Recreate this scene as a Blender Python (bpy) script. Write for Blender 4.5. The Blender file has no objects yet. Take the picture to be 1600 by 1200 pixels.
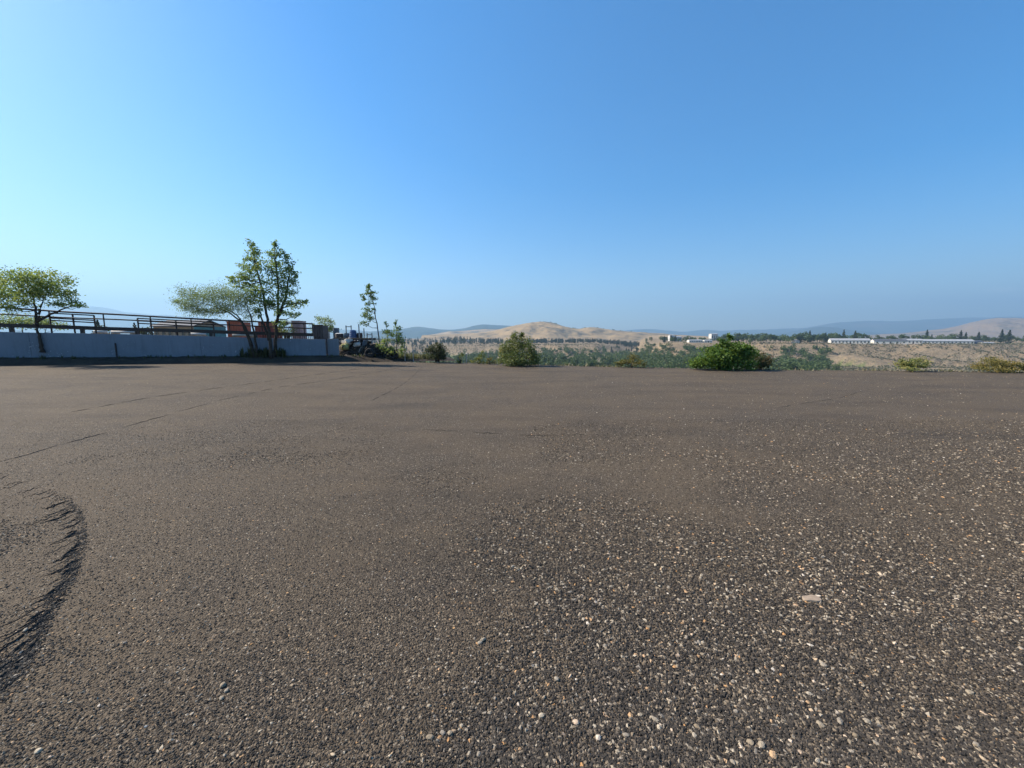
import bpy, math
import numpy as np
from mathutils import Vector

SC = bpy.context.scene
COL = SC.collection
R = math.radians
rng = np.random.default_rng(11)

# ------------------------------------------------------------------ camera
F = 600.0                       # focal length in pixels of the 1600-wide photograph (ultra-wide phone lens)
EYE = 1.65
HORIZON = 525.0
P = math.atan((600 - HORIZON) / F)
CP, SP = math.cos(P), math.sin(P)
cam = bpy.data.cameras.new('camera')
cam.sensor_width = 36.0
cam.lens = 36.0 * F / 1600.0
cam.clip_start = 0.05
cam.clip_end = 80000
camo = bpy.data.objects.new('camera', cam)
COL.objects.link(camo)
camo.location = (0, 0, EYE)
camo.rotation_euler = (math.pi / 2 - P, 0, 0)
SC.camera = camo

# ------------------------------------------------------------------ sky and sun
SUN_AZ = R(-76)                 # from straight ahead, negative to the left
SUN_EL = R(39)
world = bpy.data.worlds.new('World')
SC.world = world
world.use_nodes = True
wn = world.node_tree.nodes
wl = world.node_tree.links
bg = wn['Background']
sky = wn.new('ShaderNodeTexSky')
sky.sky_type = 'NISHITA'
sky.sun_disc = False
sky.sun_elevation = SUN_EL
sky.sun_rotation = SUN_AZ
sky.altitude = 400
sky.air_density = 1.15
sky.dust_density = 0.9
sky.ozone_density = 3.2
hs = wn.new('ShaderNodeHueSaturation')
hs.inputs['Saturation'].default_value = 1.56
hs.inputs['Hue'].default_value = 0.502
hs.inputs['Value'].default_value = 1.0
wl.new(sky.outputs[0], hs.inputs['Color'])
# two faint cloud wisps low over the hills
tc = wn.new('ShaderNodeTexCoord'); prev = hs.outputs[0]
for k_, (cx_, cy_, sx_, sy_) in enumerate(((1357, 474, 16, 5), (1562, 453, 20, 4))):
    v_ = Vector(((cx_ - 800) / F, CP + (600 - cy_) / F * SP, (600 - cy_) / F * CP - SP)).normalized()
    side = v_.cross(Vector((0, 0, 1))).normalized(); upv = side.cross(v_)
    dd_ = []
    for ax, w_ in ((side, sx_ / F / 1.5), (upv, sy_ / F / 1.5)):
        d_ = wn.new('ShaderNodeVectorMath'); d_.operation = 'DOT_PRODUCT'; d_.inputs[1].default_value = ax / w_
        wl.new(tc.outputs['Generated'], d_.inputs[0])
        m_ = wn.new('ShaderNodeMath'); m_.operation = 'MULTIPLY'; wl.new(d_.outputs['Value'], m_.inputs[0]); wl.new(d_.outputs['Value'], m_.inputs[1]); dd_.append(m_.outputs[0])
    ad = wn.new('ShaderNodeMath'); ad.operation = 'ADD'; wl.new(dd_[0], ad.inputs[0]); wl.new(dd_[1], ad.inputs[1])
    fw = wn.new('ShaderNodeVectorMath'); fw.operation = 'DOT_PRODUCT'; fw.inputs[1].default_value = v_; wl.new(tc.outputs['Generated'], fw.inputs[0])
    nz_ = wn.new('ShaderNodeTexNoise'); nz_.inputs['Scale'].default_value = 60; nz_.inputs['Detail'].default_value = 4; wl.new(tc.outputs['Generated'], nz_.inputs['Vector'])
    mr = wn.new('ShaderNodeMapRange'); mr.inputs['From Min'].default_value = 1.0; mr.inputs['From Max'].default_value = 0.0; mr.inputs['To Max'].default_value = 0.5
    wl.new(ad.outputs[0], mr.inputs['Value'])
    fr = wn.new('ShaderNodeMath'); fr.operation = 'GREATER_THAN'; fr.inputs[1].default_value = 0.0; wl.new(fw.outputs['Value'], fr.inputs[0])
    ml_ = wn.new('ShaderNodeMath'); ml_.operation = 'MULTIPLY'; wl.new(mr.outputs[0], ml_.inputs[0]); wl.new(nz_.outputs['Fac'], ml_.inputs[1])
    ml2 = wn.new('ShaderNodeMath'); ml2.operation = 'MULTIPLY'; wl.new(ml_.outputs[0], ml2.inputs[0]); wl.new(fr.outputs[0], ml2.inputs[1])
    mx_ = wn.new('ShaderNodeMix'); mx_.data_type = 'RGBA'; wl.new(ml2.outputs[0], mx_.inputs[0]); wl.new(prev, mx_.inputs[6]); mx_.inputs[7].default_value = (9.0, 9.2, 9.6, 1)
    prev = mx_.outputs[2]
wl.new(prev, bg.inputs['Color'])
bg.inputs['Strength'].default_value = 0.085
sun = bpy.data.lights.new('sun', 'SUN')
sun.energy = 5.0
sun.angle = R(0.53)
sun.color = (1.0, 0.89, 0.74)
suno = bpy.data.objects.new('sun', sun)
COL.objects.link(suno)
sdir = Vector((math.sin(SUN_AZ) * math.cos(SUN_EL), math.cos(SUN_AZ) * math.cos(SUN_EL), math.sin(SUN_EL)))
suno.rotation_euler = sdir.to_track_quat('Z', 'Y').to_euler()
suno.location = (-40, 20, 40)
SC.view_settings.view_transform = 'Standard'
SC.view_settings.look = 'None'
SC.view_settings.exposure = 1.12
SC.view_settings.gamma = 1.0

# ------------------------------------------------------------------ helpers
def at(px, py, Y):
    """world point at ground distance Y straight ahead that stands at pixel (px, py) of the photograph"""
    t = (600 - py) / F
    Z = Y * (t * CP - SP) / (CP + t * SP)
    d = Y * CP - Z * SP
    return np.array([(px - 800) / F * d, Y, EYE + Z])

def mpp(Y):                     # metres per photograph pixel at distance Y
    return Y / F

def sm(a, b, x):
    t = np.clip((np.asarray(x, float) - a) / (b - a), 0, 1)
    return t * t * (3 - 2 * t)

def _hash(ix, iy, seed):
    h = (ix * 374761393 + iy * 668265263 + seed * 974634777) & 0x7fffffff
    h = ((h ^ (h >> 13)) * 1274126177) & 0x7fffffff
    return ((h ^ (h >> 16)) & 0xffff) / 65535.0

def vnoise(x, y, seed=0):
    x = np.asarray(x, float); y = np.asarray(y, float)
    ix = np.floor(x).astype(np.int64); iy = np.floor(y).astype(np.int64)
    fx = x - ix; fy = y - iy
    fx = fx * fx * (3 - 2 * fx); fy = fy * fy * (3 - 2 * fy)
    a = _hash(ix, iy, seed); b = _hash(ix + 1, iy, seed)
    c = _hash(ix, iy + 1, seed); d = _hash(ix + 1, iy + 1, seed)
    return (a + (b - a) * fx) * (1 - fy) + (c + (d - c) * fx) * fy

def fbm(x, y, seed=0, oct=4):
    s = 0; a = 0.5; n = 0
    for k in range(oct):
        s = s + a * vnoise(np.asarray(x) * 2 ** k, np.asarray(y) * 2 ** k, seed + k * 17)
        n += a; a *= 0.5
    return s / n

def tag(o, label=None, cat=None, group=None, kind=None):
    if label: o['label'] = label
    if cat: o['category'] = cat
    if group: o['group'] = group
    if kind: o['kind'] = kind
    return o

def link(name, me, mat=None, parent=None, smooth=False):
    if mat is not None: me.materials.append(mat)
    o = bpy.data.objects.new(name, me)
    COL.objects.link(o)
    if parent is not None: o.parent = parent
    if smooth:
        me.polygons.foreach_set('use_smooth', np.ones(len(me.polygons), dtype=bool))
    return o

def empty(name, loc, rz=0):
    o = bpy.data.objects.new(name, None)
    COL.objects.link(o)
    o.location = tuple(float(v) for v in loc)
    o.rotation_euler = (0, 0, rz)
    o.empty_display_size = 0.2
    return o

class MB:
    """collects shapes into one mesh"""
    def __init__(s): s.v = []; s.f = []; s.n = 0
    def add(s, v, f):
        v = np.asarray(v, float)
        s.v.append(v); s.f += [tuple(int(i) + s.n for i in q) for q in f]; s.n += len(v)
        return s
    def box(s, c, d, rz=0.0, tilt=0.0, j=0.0):
        x, y, z = np.asarray(d, float) / 2
        v = np.array([[-x,-y,-z],[x,-y,-z],[x,y,-z],[-x,y,-z],[-x,-y,z],[x,-y,z],[x,y,z],[-x,y,z]])
        if j: v = v + rng.uniform(-j, j, v.shape)
        if tilt:
            ct, st = math.cos(tilt), math.sin(tilt)
            v = np.stack([v[:,0]*ct + v[:,2]*st, v[:,1], -v[:,0]*st + v[:,2]*ct], 1)
        ca, sa = math.cos(rz), math.sin(rz)
        v = np.stack([v[:,0]*ca - v[:,1]*sa, v[:,0]*sa + v[:,1]*ca, v[:,2]], 1) + np.asarray(c, float)
        return s.add(v, [(0,3,2,1),(4,5,6,7),(0,1,5,4),(1,2,6,5),(2,3,7,6),(3,0,4,7)])
    def tube(s, pts, rad, k=8, cap=True):
        pts = np.asarray(pts, float); n = len(pts)
        rad = np.full(n, rad) if np.isscalar(rad) else np.asarray(rad, float)
        V = []
        for i in range(n):
            t = pts[min(i+1, n-1)] - pts[max(i-1, 0)]
            t = t / (np.linalg.norm(t) + 1e-9)
            a = np.array([0, 0, 1.0]) if abs(t[2]) < 0.9 else np.array([1.0, 0, 0])
            u = np.cross(t, a); u /= np.linalg.norm(u); w = np.cross(t, u)
            an = np.arange(k) * 2 * math.pi / k
            V.append(pts[i] + rad[i] * (np.cos(an)[:, None] * u + np.sin(an)[:, None] * w))
        fs = []
        for i in range(n-1):
            for q in range(k):
                fs.append((i*k+q, i*k+(q+1) % k, (i+1)*k+(q+1) % k, (i+1)*k+q))
        if cap:
            fs.append(tuple(range(k))[::-1]); fs.append(tuple((n-1)*k+q for q in range(k)))
        return s.add(np.concatenate(V), fs)
    def lathe(s, c, prof, k=20, axis='z', sx=1.0, sy=1.0):
        an = np.arange(k) * 2 * math.pi / k
        V = []
        for r, z in prof:
            a = np.stack([r*np.cos(an)*sx, r*np.sin(an)*sy, np.full(k, z)], 1)
            if axis == 'y': a = a[:, [0, 2, 1]]
            if axis == 'x': a = a[:, [2, 0, 1]]
            V.append(a)
        n = len(prof); fs = []
        for i in range(n-1):
            for q in range(k):
                fs.append((i*k+q, i*k+(q+1) % k, (i+1)*k+(q+1) % k, (i+1)*k+q))
        return s.add(np.concatenate(V) + np.asarray(c, float), fs)
    def build(s, name, mat, parent=None, smooth=False):
        v = np.concatenate(s.v)
        if parent is not None: v = v - np.array(parent.get('_o', tuple(parent.location)))
        me = bpy.data.meshes.new(name)
        me.from_pydata(v.tolist(), [], s.f)
        me.update()
        return link(name, me, mat, parent, smooth)

def grid_mesh(name, V, nr, nc, mat, attr=None, parent=None, smooth=True):
    """V: (nr*nc, 3) rows by columns"""
    me = bpy.data.meshes.new(name)
    i = np.arange((nr-1)*(nc-1)); r = i // (nc-1); c = i % (nc-1)
    a = r*nc + c
    q = np.stack([a, a+1, a+nc+1, a+nc], 1)
    me.from_pydata(V.tolist(), [], q.tolist())
    me.update()
    if attr:
        for k, val in attr.items():
            at_ = me.attributes.new(k, 'FLOAT', 'POINT')
            at_.data.foreach_set('value', np.asarray(val, np.float32).ravel())
    return link(name, me, mat, parent, smooth)

# ------------------------------------------------------------------ materials
class NT:
    def __init__(s, name):
        s.m = bpy.data.materials.new(name); s.m.use_nodes = True
        s.t = s.m.node_tree; s.b = s.t.nodes['Principled BSDF']; s.out = s.t.nodes['Material Output']
    def n(s, typ, **kw):
        o = s.t.nodes.new('ShaderNode' + typ)
        for k, v in kw.items():
            if k in o.inputs: s.set(o.inputs[k], v)
            else: setattr(o, k, v)
        return o
    def set(s, sock, v):
        if isinstance(v, bpy.types.NodeSocket): s.t.links.new(v, sock)
        else:
            if hasattr(sock, 'default_value'):
                if sock.type == 'RGBA' and len(v) == 3: v = (*v, 1)
                sock.default_value = v
    def co(s): return s.n('TexCoord').outputs['Object']
    def geo(s): return s.n('NewGeometry').outputs['Position']
    def noise(s, vec, scale, detail=4, rough=0.55):
        o = s.n('TexNoise'); s.set(o.inputs['Vector'], vec)
        o.inputs['Scale'].default_value = scale; o.inputs['Detail'].default_value = detail; o.inputs['Roughness'].default_value = rough
        return o.outputs['Fac']
    def vor(s, vec, scale, feature='F1', rnd=1.0):
        o = s.n('TexVoronoi'); o.feature = feature; s.set(o.inputs['Vector'], vec)
        o.inputs['Scale'].default_value = scale; o.inputs['Randomness'].default_value = rnd
        return o
    def ramp(s, fac, stops):
        o = s.n('ValToRGB'); s.set(o.inputs['Fac'], fac)
        e = o.color_ramp.elements
        while len(e) < len(stops): e.new(0.5)
        for el, (p, c) in zip(e, stops):
            el.position = p; el.color = (*c, 1) if not np.isscalar(c) else (c, c, c, 1)
        return o.outputs['Color']
    def mix(s, fac, a, b, mode='MIX'):
        o = s.n('Mix'); o.data_type = 'RGBA'; o.blend_type = mode
        s.set(o.inputs[0], fac); s.set(o.inputs[6], a); s.set(o.inputs[7], b)
        return o.outputs[2]
    def math(s, op, a, b=0.0, clamp=False):
        o = s.n('Math'); o.operation = op; o.use_clamp = clamp
        s.set(o.inputs[0], a); s.set(o.inputs[1], b)
        return o.outputs[0]
    def bump(s, h, strength=0.5, dist=0.01, normal=None):
        o = s.n('Bump'); s.set(o.inputs['Height'], h)
        o.inputs['Strength'].default_value = strength; o.inputs['Distance'].default_value = dist
        if normal is not None: s.set(o.inputs['Normal'], normal)
        return o.outputs['Normal']
    def fin(s, col=None, rough=0.8, normal=None, metal=0.0, spec=0.3):
        if col is not None: s.set(s.b.inputs['Base Color'], col)
        s.set(s.b.inputs['Roughness'], rough); s.set(s.b.inputs['Metallic'], metal)
        s.b.inputs['Specular IOR Level'].default_value = spec
        if normal is not None: s.set(s.b.inputs['Normal'], normal)
        return s.m

def worn(name, c, c2=None, scale=3.0, rough=0.7, metal=0.0, bump=0.15, spec=0.3):
    """weathered paint, metal, rubber or plastic: two tones broken by noise at two scales"""
    t = NT(name)
    c2 = c2 or tuple(v * 0.55 for v in c)
    p = t.co()
    n1 = t.noise(p, scale, 5); n2 = t.noise(p, scale * 9, 3)
    f = t.ramp(n1, [(0.38, 0.0), (0.7, 1.0)])
    col = t.mix(f, c, c2)
    col = t.mix(t.math('MULTIPLY', n2, 0.35), col, tuple(v * 0.5 for v in c))
    return t.fin(col, t.math('ADD', t.math('MULTIPLY', n1, 0.2), rough - 0.1), t.bump(n2, bump, 0.01), metal, spec)

def leafmat(name, stops, trans=0.58, rough=0.55):
    """leaves: hue from a per-leaf number, part of the light passes through"""
    t = NT(name)
    a = t.n('Attribute', attribute_name='tint')
    info = t.n('ObjectInfo')
    f = t.math('ADD', a.outputs['Fac'], t.math('MULTIPLY', t.math('SUBTRACT', info.outputs['Random'], 0.5), 0.35), True)
    col = t.ramp(f, stops)
    t.fin(col, rough, spec=0.35)
    tr = t.n('BsdfTranslucent')
    t.set(tr.inputs['Color'], t.mix(0.5, col, (0.16, 0.20, 0.02)))
    mx = t.n('MixShader')
    mx.inputs[0].default_value = trans
    t.t.links.new(t.b.outputs[0], mx.inputs[1]); t.t.links.new(tr.outputs[0], mx.inputs[2])
    t.t.links.new(mx.outputs[0], t.out.inputs['Surface'])
    return t.m

M = {}
# -- the lot: brown-grey rolled asphalt grindings with stones showing
def lot_material():
    t = NT('asphalt_grindings')
    p = t.geo()
    big = t.noise(p, 0.22, 5, 0.6)
    mid = t.noise(p, 0.9, 6, 0.62)
    fine = t.noise(p, 55, 5, 0.7)
    v1 = t.vor(p, 95); v2 = t.vor(p, 42); v3 = t.vor(p, 170)
    sc = t.n('SeparateColor'); t.set(sc.inputs[0], v1.outputs['Color'])
    sc2 = t.n('SeparateColor'); t.set(sc2.inputs[0], v2.outputs['Color'])
    sc3 = t.n('SeparateColor'); t.set(sc3.inputs[0], v3.outputs['Color'])
    dusty = t.ramp(t.math('ADD', t.math('MULTIPLY', big, 0.55), t.math('MULTIPLY', mid, 0.45)), [(0.40, 0.0), (0.60, 1.0)])
    grit = t.ramp(sc.outputs[0], [(0.0, (0.010, 0.0085, 0.007)), (0.5, (0.040, 0.032, 0.025)), (0.85, (0.11, 0.086, 0.062)), (1.0, (0.34, 0.27, 0.19))])
    grit3 = t.ramp(sc3.outputs[0], [(0.0, (0.016, 0.0135, 0.011)), (0.65, (0.062, 0.050, 0.039)), (1.0, (0.30, 0.24, 0.17))])
    grit = t.mix(0.5, grit, grit3)
    dust = t.mix(fine, (0.044, 0.0325, 0.021), (0.195, 0.146, 0.094))
    col = t.mix(t.math('ADD', t.math('MULTIPLY', dusty, 0.62), 0.10), grit, dust)
    # pale stones pressed into the surface: few where it is dusty, more elsewhere
    keep = t.math('GREATER_THAN', sc2.outputs[0], t.math('ADD', 0.80, t.math('MULTIPLY', dusty, 0.10)))
    near = t.math('LESS_THAN', v2.outputs['Distance'], t.math('ADD', 0.10, t.math('MULTIPLY', sc2.outputs[1], 0.25)))
    stone = t.ramp(sc2.outputs[2], [(0.0, (0.36, 0.28, 0.18)), (0.5, (0.46, 0.39, 0.29)), (0.8, (0.30, 0.27, 0.23)), (1.0, (0.48, 0.29, 0.13))])
    col = t.mix(t.math('MULTIPLY', t.math('MULTIPLY', keep, near), 0.8), col, stone)
    # darker, fresher binder in streaks
    sm_ = t.n('Mapping'); t.set(sm_.inputs['Vector'], p); sm_.inputs['Scale'].default_value = (0.35, 1.3, 1); sm_.inputs['Rotation'].default_value = (0, 0, 0.4)
    st = t.noise(sm_.outputs[0], 0.8, 4, 0.6)
    col = t.mix(t.math('MULTIPLY', t.ramp(st, [(0.48, 0.0), (0.66, 1.0)]), 0.28), col, (0.026, 0.0225, 0.020))
    h = t.math('ADD', t.math('MULTIPLY', v1.outputs['Distance'], -0.6), t.math('ADD', t.math('MULTIPLY', v3.outputs['Distance'], -0.3), t.math('MULTIPLY', fine, 0.5)))
    return t.fin(col, 0.86, t.bump(h, 1.0, 0.014), spec=0.2)
M['lot'] = lot_material()

def pebble_material(name, stops, rough=0.75):
    t = NT(name)
    info = t.n('ObjectInfo')
    col = t.ramp(info.outputs['Random'], stops)
    n = t.noise(t.co(), 3.0, 4)
    col = t.mix(t.math('MULTIPLY', n, 0.4), col, tuple([0.05, 0.04, 0.03]))
    return t.fin(col, rough, t.bump(n, 0.3, 0.1), spec=0.3)
M['grit'] = pebble_material('dark_grit', [(0.0, (0.013, 0.0115, 0.010)), (0.5, (0.044, 0.037, 0.030)), (0.82, (0.092, 0.075, 0.058)), (1.0, (0.24, 0.185, 0.125))])
M['pale'] = pebble_material('pale_stone', [(0.0, (0.26, 0.20, 0.13)), (0.3, (0.40, 0.33, 0.235)), (0.55, (0.29, 0.25, 0.20)), (0.8, (0.56, 0.47, 0.34)), (0.93, (0.55, 0.29, 0.11)), (1.0, (0.72, 0.66, 0.56))])

def soil_material(name, a, b, c, s=1.2):
    t = NT(name); p = t.geo()
    n = t.noise(p, s, 6, 0.65); n2 = t.noise(p, s * 14, 4, 0.7)
    col = t.mix(t.ramp(n, [(0.35, 0.0), (0.65, 1.0)]), a, b)
    col = t.mix(t.ramp(n2, [(0.55, 0.0), (0.75, 1.0)]), col, c)
    return t.fin(col, 0.92, t.bump(n2, 0.8, 0.05), spec=0.1)
M['bank'] = soil_material('bank_soil', (0.035, 0.030, 0.026), (0.06, 0.05, 0.04), (0.10, 0.085, 0.05))

def land_material():
    """dry bunch grass on the slopes, bare tan earth, irrigated green on the flats (by the land cover attribute)"""
    t = NT('dry_grass_land'); p = t.geo()
    n = t.noise(p, 0.018, 6, 0.6); n2 = t.noise(p, 0.16, 6, 0.7); n3 = t.noise(p, 0.75, 3, 0.7)
    col = t.mix(t.ramp(n, [(0.35, 0.0), (0.62, 1.0)]), (0.245, 0.175, 0.105), (0.165, 0.13, 0.09))
    col = t.mix(t.ramp(n2, [(0.47, 0.0), (0.62, 1.0)]), col, (0.10, 0.088, 0.06))
    col = t.mix(t.ramp(n3, [(0.5, 0.0), (0.7, 1.0)]), col, (0.36, 0.29, 0.19))
    a = t.n('Attribute', attribute_name='green')
    g = t.mix(n2, (0.055, 0.10, 0.022), (0.12, 0.18, 0.045))
    col = t.mix(a.outputs['Fac'], col, g)
    return t.fin(col, 0.95, t.bump(n2, 0.6, 1.5), spec=0.05)
M['land'] = land_material()

def hill_material(name, a, b, tree, cover, s):
    t = NT(name); p = t.geo()
    n = t.noise(p, s, 7, 0.62); n2 = t.noise(p, s * 7, 5, 0.7)
    f = t.math('ADD', t.math('MULTIPLY', n, 0.65), t.math('MULTIPLY', n2, 0.35))
    col = t.mix(t.ramp(n2, [(0.35, 0.0), (0.65, 1.0)]), a, b)
    col = t.mix(t.ramp(f, [(cover - 0.05, 1.0), (cover + 0.05, 0.0)]), col, tree)
    return t.fin(col, 0.95, t.bump(n2, 0.6, 8), spec=0.05)
M['gold'] = hill_material('golden_grass_hill', (0.35, 0.255, 0.14), (0.26, 0.185, 0.105), (0.105, 0.095, 0.07), 0.455, 0.006)
M['forest'] = hill_material('forested_hill', (0.26, 0.2, 0.13), (0.18, 0.15, 0.10), (0.028, 0.040, 0.026), 0.62, 0.003)
M['brown'] = hill_material('brown_hill', (0.24, 0.18, 0.12), (0.19, 0.14, 0.10), (0.05, 0.055, 0.04), 0.44, 0.003)
M['mount'] = hill_material('far_mountain', (0.12, 0.10, 0.08), (0.09, 0.08, 0.06), (0.03, 0.042, 0.028), 0.56, 0.0012)

# ------------------------------------------------------------------ the lot
_right = [(640, 566.2), (700, 566.6), (760, 568), (860, 571), (1000, 574.6), (1130, 577), (1240, 578.6), (1400, 579.5), (1600, 582.5)]
def ground_at(px, py, z=0.0):
    t = (600 - py) / F
    k = (t * CP - SP) / (CP + t * SP)
    Y = (z - EYE) / k
    return at(px, py, Y)
def foot_line(X): return 18.5 + 0.37 * (X + 24.5)       # foot of the bank on the left
_e = [ground_at(*q) for q in _right]
EX = np.array([-70, -24.5, -9.9] + [q[0] for q in _e] + [40, 80])
EY = np.array([foot_line(-70), 18.5, foot_line(-9.9)] + [q[1] for q in _e] + [15.0, 8.0])
def edge(X): return np.interp(X, EX, EY)
def lotz(X, Y):
    X = np.asarray(X, float); Y = np.asarray(Y, float)
    z = 0.0115 * np.clip(-X - 5, 0, 40) * sm(4, 15, Y)
    z = z + 0.05 * (fbm(X * 0.22, Y * 0.22, 3, 3) - 0.5) * sm(1.0, 6, np.hypot(X, Y)) * (1 - sm(-3, 0, Y - edge(X)))
    return z
nr, nc = 230, 260
uu = np.linspace(-1, 1, nc); XX = np.sign(uu) * (np.abs(uu) ** 1.8) * 70
tt = np.linspace(0, 1, nr)
V = []
for t_ in tt:
    Y = -14 + (edge(XX) + 0.0 + 14) * t_
    Y = Y + t_ ** 30 * (fbm(XX * 0.9, XX * 0 + 7, 77, 4) - 0.5) * 1.0
    V.append(np.stack([XX, Y, lotz(XX, Y)], 1))
# rolled lip that turns down at the far edge
Y = edge(XX) + 0.35; V.append(np.stack([XX, Y, lotz(XX, Y) - 0.10 - 0.05 * vnoise(XX * 1.3, XX * 0, 5)], 1))
Y = edge(XX) + 0.7; V.append(np.stack([XX, Y, lotz(XX, Y) - 0.45], 1))
lot = grid_mesh('ground', np.concatenate(V), nr + 2, nc, M['lot'])
tag(lot, kind='structure')

# ------------------------------------------------------------------ terrain beyond the lot
def Y0(u):
    Y = np.full_like(np.asarray(u, float), 20.0)
    for _ in range(40): Y = 0.5 * Y + 0.5 * edge(np.asarray(u) * Y)
    return Y
def upx(px): return (np.asarray(px, float) - 800) / F * CP
def pxu(u): return 800 + np.asarray(u, float) * F / CP
def zpx(y, Y):                  # height that shows at row y at distance Y
    t = (600 - y) / F
    return EYE + Y * (t * CP - SP) / (CP + t * SP)
_pc = np.array([500, 640, 700, 800, 930, 965, 990, 1010, 1040, 1100, 1200, 1300, 1500, 1700, 2400.])
_yb = np.array([560, 560, 557, 557, 558, 556, 556, 558, 562, 564, 572, 574, 575, 575, 575.])      # foot of the bluff, row
_Yb = np.array([700, 700, 700, 680, 660, 720, 760, 600, 540, 500, 440, 420, 400, 400, 400.])
_yt = np.array([541, 541, 541, 540, 539, 541, 546, 544, 536, 536, 537, 537.5, 538, 538.5, 540.]) # top of the bluff, row
_Yt = np.array([860, 860, 850, 830, 810, 900, 980, 720, 640, 620, 570, 560, 550, 550, 550.])
def H(u, Y):
    u = np.asarray(u, float); Y = np.asarray(Y, float)
    px = pxu(u); X = u * Y
    e = Y0(u)
    fr_ = sm(60, 260, Y)
    L = (1 - sm(585, 690, px)) * (1 - fr_) + (1 - sm(360, 500, px)) * fr_
    zl = -0.25 + 0.55 * sm(0.3, 3.0, Y - e) + lotz(X, e) + 0.3 * (fbm(X * 0.05, Y * 0.05, 8, 3) - 0.5) * sm(30, 80, Y) + (-2) * sm(300, 1500, Y)
    w = (fbm(X / 120, Y * 0 + 3, 21, 3) - 0.5)
    Yb = np.interp(px, _pc, _Yb) + 90 * w; Yt = np.interp(px, _pc, _Yt) + 60 * w
    zb = zpx(np.interp(px, _pc, _yb), Yb); zt = zpx(np.interp(px, _pc, _yt), Yt)
    zfloor = np.minimum(zb - 1, -36.0)
    ys = [e - 0.6, e + 1.2, e + 14, np.full_like(Y, 110.0), np.full_like(Y, 190.0), Yb, Yt, np.full_like(Y, 1000.0) + 300 * (px < 1000), np.full_like(Y, 2500.0)]
    zs = [np.full_like(Y, -0.16), np.full_like(Y, -0.42), np.full_like(Y, -6.5), np.full_like(Y, -29.0), zfloor, zb, zt, zpx(np.where(px > 1000, 529.5, 532.5), ys[7]), np.full_like(Y, -16.0)]
    z = zs[0] + 0 * Y
    for i in range(len(ys) - 1):
        a, b = ys[i], ys[i+1]
        k = np.clip((Y - a) / np.maximum(b - a, 1e-3), 0, 1)
        if i in (4, 5): k = k * k * (3 - 2 * k) * 0.6 + k * 0.4
        z = np.where(Y > a, zs[i] + (zs[i+1] - zs[i]) * k, z)
    face = sm(0, 0.3, (Y - Yb) / (Yt - Yb)) * (1 - sm(0.82, 1.0, (Y - Yb) / (Yt - Yb)))
    g = 1 - 2 * np.abs(fbm(X / 46 + 0.3 * Y / 60, Y / 160, 31, 4) - 0.5)
    z = z - face * (zt - zb) * 0.55 * np.clip(g - 0.55, 0, 1) * 2
    z = z + (fbm(X / 14, Y / 14, 5, 3) - 0.5) * 1.2 * sm(30, 120, Y)
    return z * (1 - L) + zl * L
def HX(X, Y): return float(H(np.array([X / Y]), np.array([float(Y)]))[0])
ncol = 420
us = np.linspace(-2.5, 2.5, ncol)
y0 = Y0(us) - 0.6
nrow = 210
V = []; G = []
for k in np.linspace(0, 1, nrow):
    Y = y0 * (2600 / y0) ** (k ** 0.9)
    z = H(us, Y)
    V.append(np.stack([us * Y, Y, z], 1))
    px = pxu(us)
    gr = (1 - sm(-38, -33.5, z)) * sm(150, 260, Y) * (px > 640) * sm(0.38, 0.52, fbm(us * Y / 60, Y / 45, 44, 3) + 0.12)
    G.append(gr)
terr = grid_mesh('terrain', np.concatenate(V), nrow, ncol, M['land'], {'green': np.concatenate(G)})
tag(terr, kind='structure')

# ------------------------------------------------------------------ hills and mountains
RIDGE = {}
def hill(name, prof, Y, front, mat, base=-30.0, back=None, rough=0.10, seed=1, cell=300.0, ns=46, step=2.0, wig=0.8):
    pxs = np.arange(prof[0][0], prof[-1][0] + step, step)
    pp = np.array(prof, float)
    rows = np.interp(pxs, pp[:, 0], pp[:, 1])
    k = np.ones(5) / 5
    rows = np.convolve(np.pad(rows, 2, mode='edge'), k, 'valid')
    rows = rows + wig * (fbm(pxs / 22.0, pxs * 0, seed, 4) - 0.5) * 2
    u = upx(pxs)
    zr = zpx(rows, Y)
    back = back or front * 0.8
    V = []
    ss = np.concatenate([np.linspace(0, 1, ns), 1 + np.linspace(0, 1, 12)[1:]])
    for s in ss:
        Yr = Y - front * (1 - s) if s <= 1 else Y + back * (s - 1)
        X = u * Y + (u * (Yr - Y)) * 0.9
        h = (math.sin(s * math.pi / 2) ** 1.25 if s <= 1 else math.cos((s - 1) * math.pi / 2))
        g = 1 - 2 * np.abs(fbm(X / cell, Yr / cell * 0.55 + seed, seed + 7, 5) - 0.5)
        g2 = fbm(X / cell * 3, Yr / cell * 3, seed + 3, 4) - 0.5
        dn = (g - 0.6) * rough * 2 + g2 * rough * 0.8
        env = math.sin(min(s, 1) * math.pi) ** 0.8 if s <= 1 else 0
        z = base + (zr - base) * np.clip(h - dn * env, 0, 1.0)
        V.append(np.stack([X, np.full_like(X, Yr) if np.isscalar(Yr) else Yr, z], 1))
    o = grid_mesh(name, np.concatenate(V), len(ss), len(pxs), mat)
    tag(o, kind='structure')
    RIDGE[(name, seed)] = (pxs, rows, Y)
    return o
GOLD = [(660, 524), (700, 522), (740, 520.5), (770, 517), (790, 512), (808, 507.5), (826, 504), (845, 502.3), (862, 504), (880, 509), (893, 513), (905, 514), (918, 511.5), (930, 511.5), (948, 514.5), (972, 517), (1000, 519), (1030, 521), (1060, 523.5), (1110, 526), (1170, 529), (1230, 531)]
hill('hill', GOLD, 2100, 650, M['gold'], base=-26, rough=0.24, seed=4, cell=170, wig=0.7)
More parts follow.
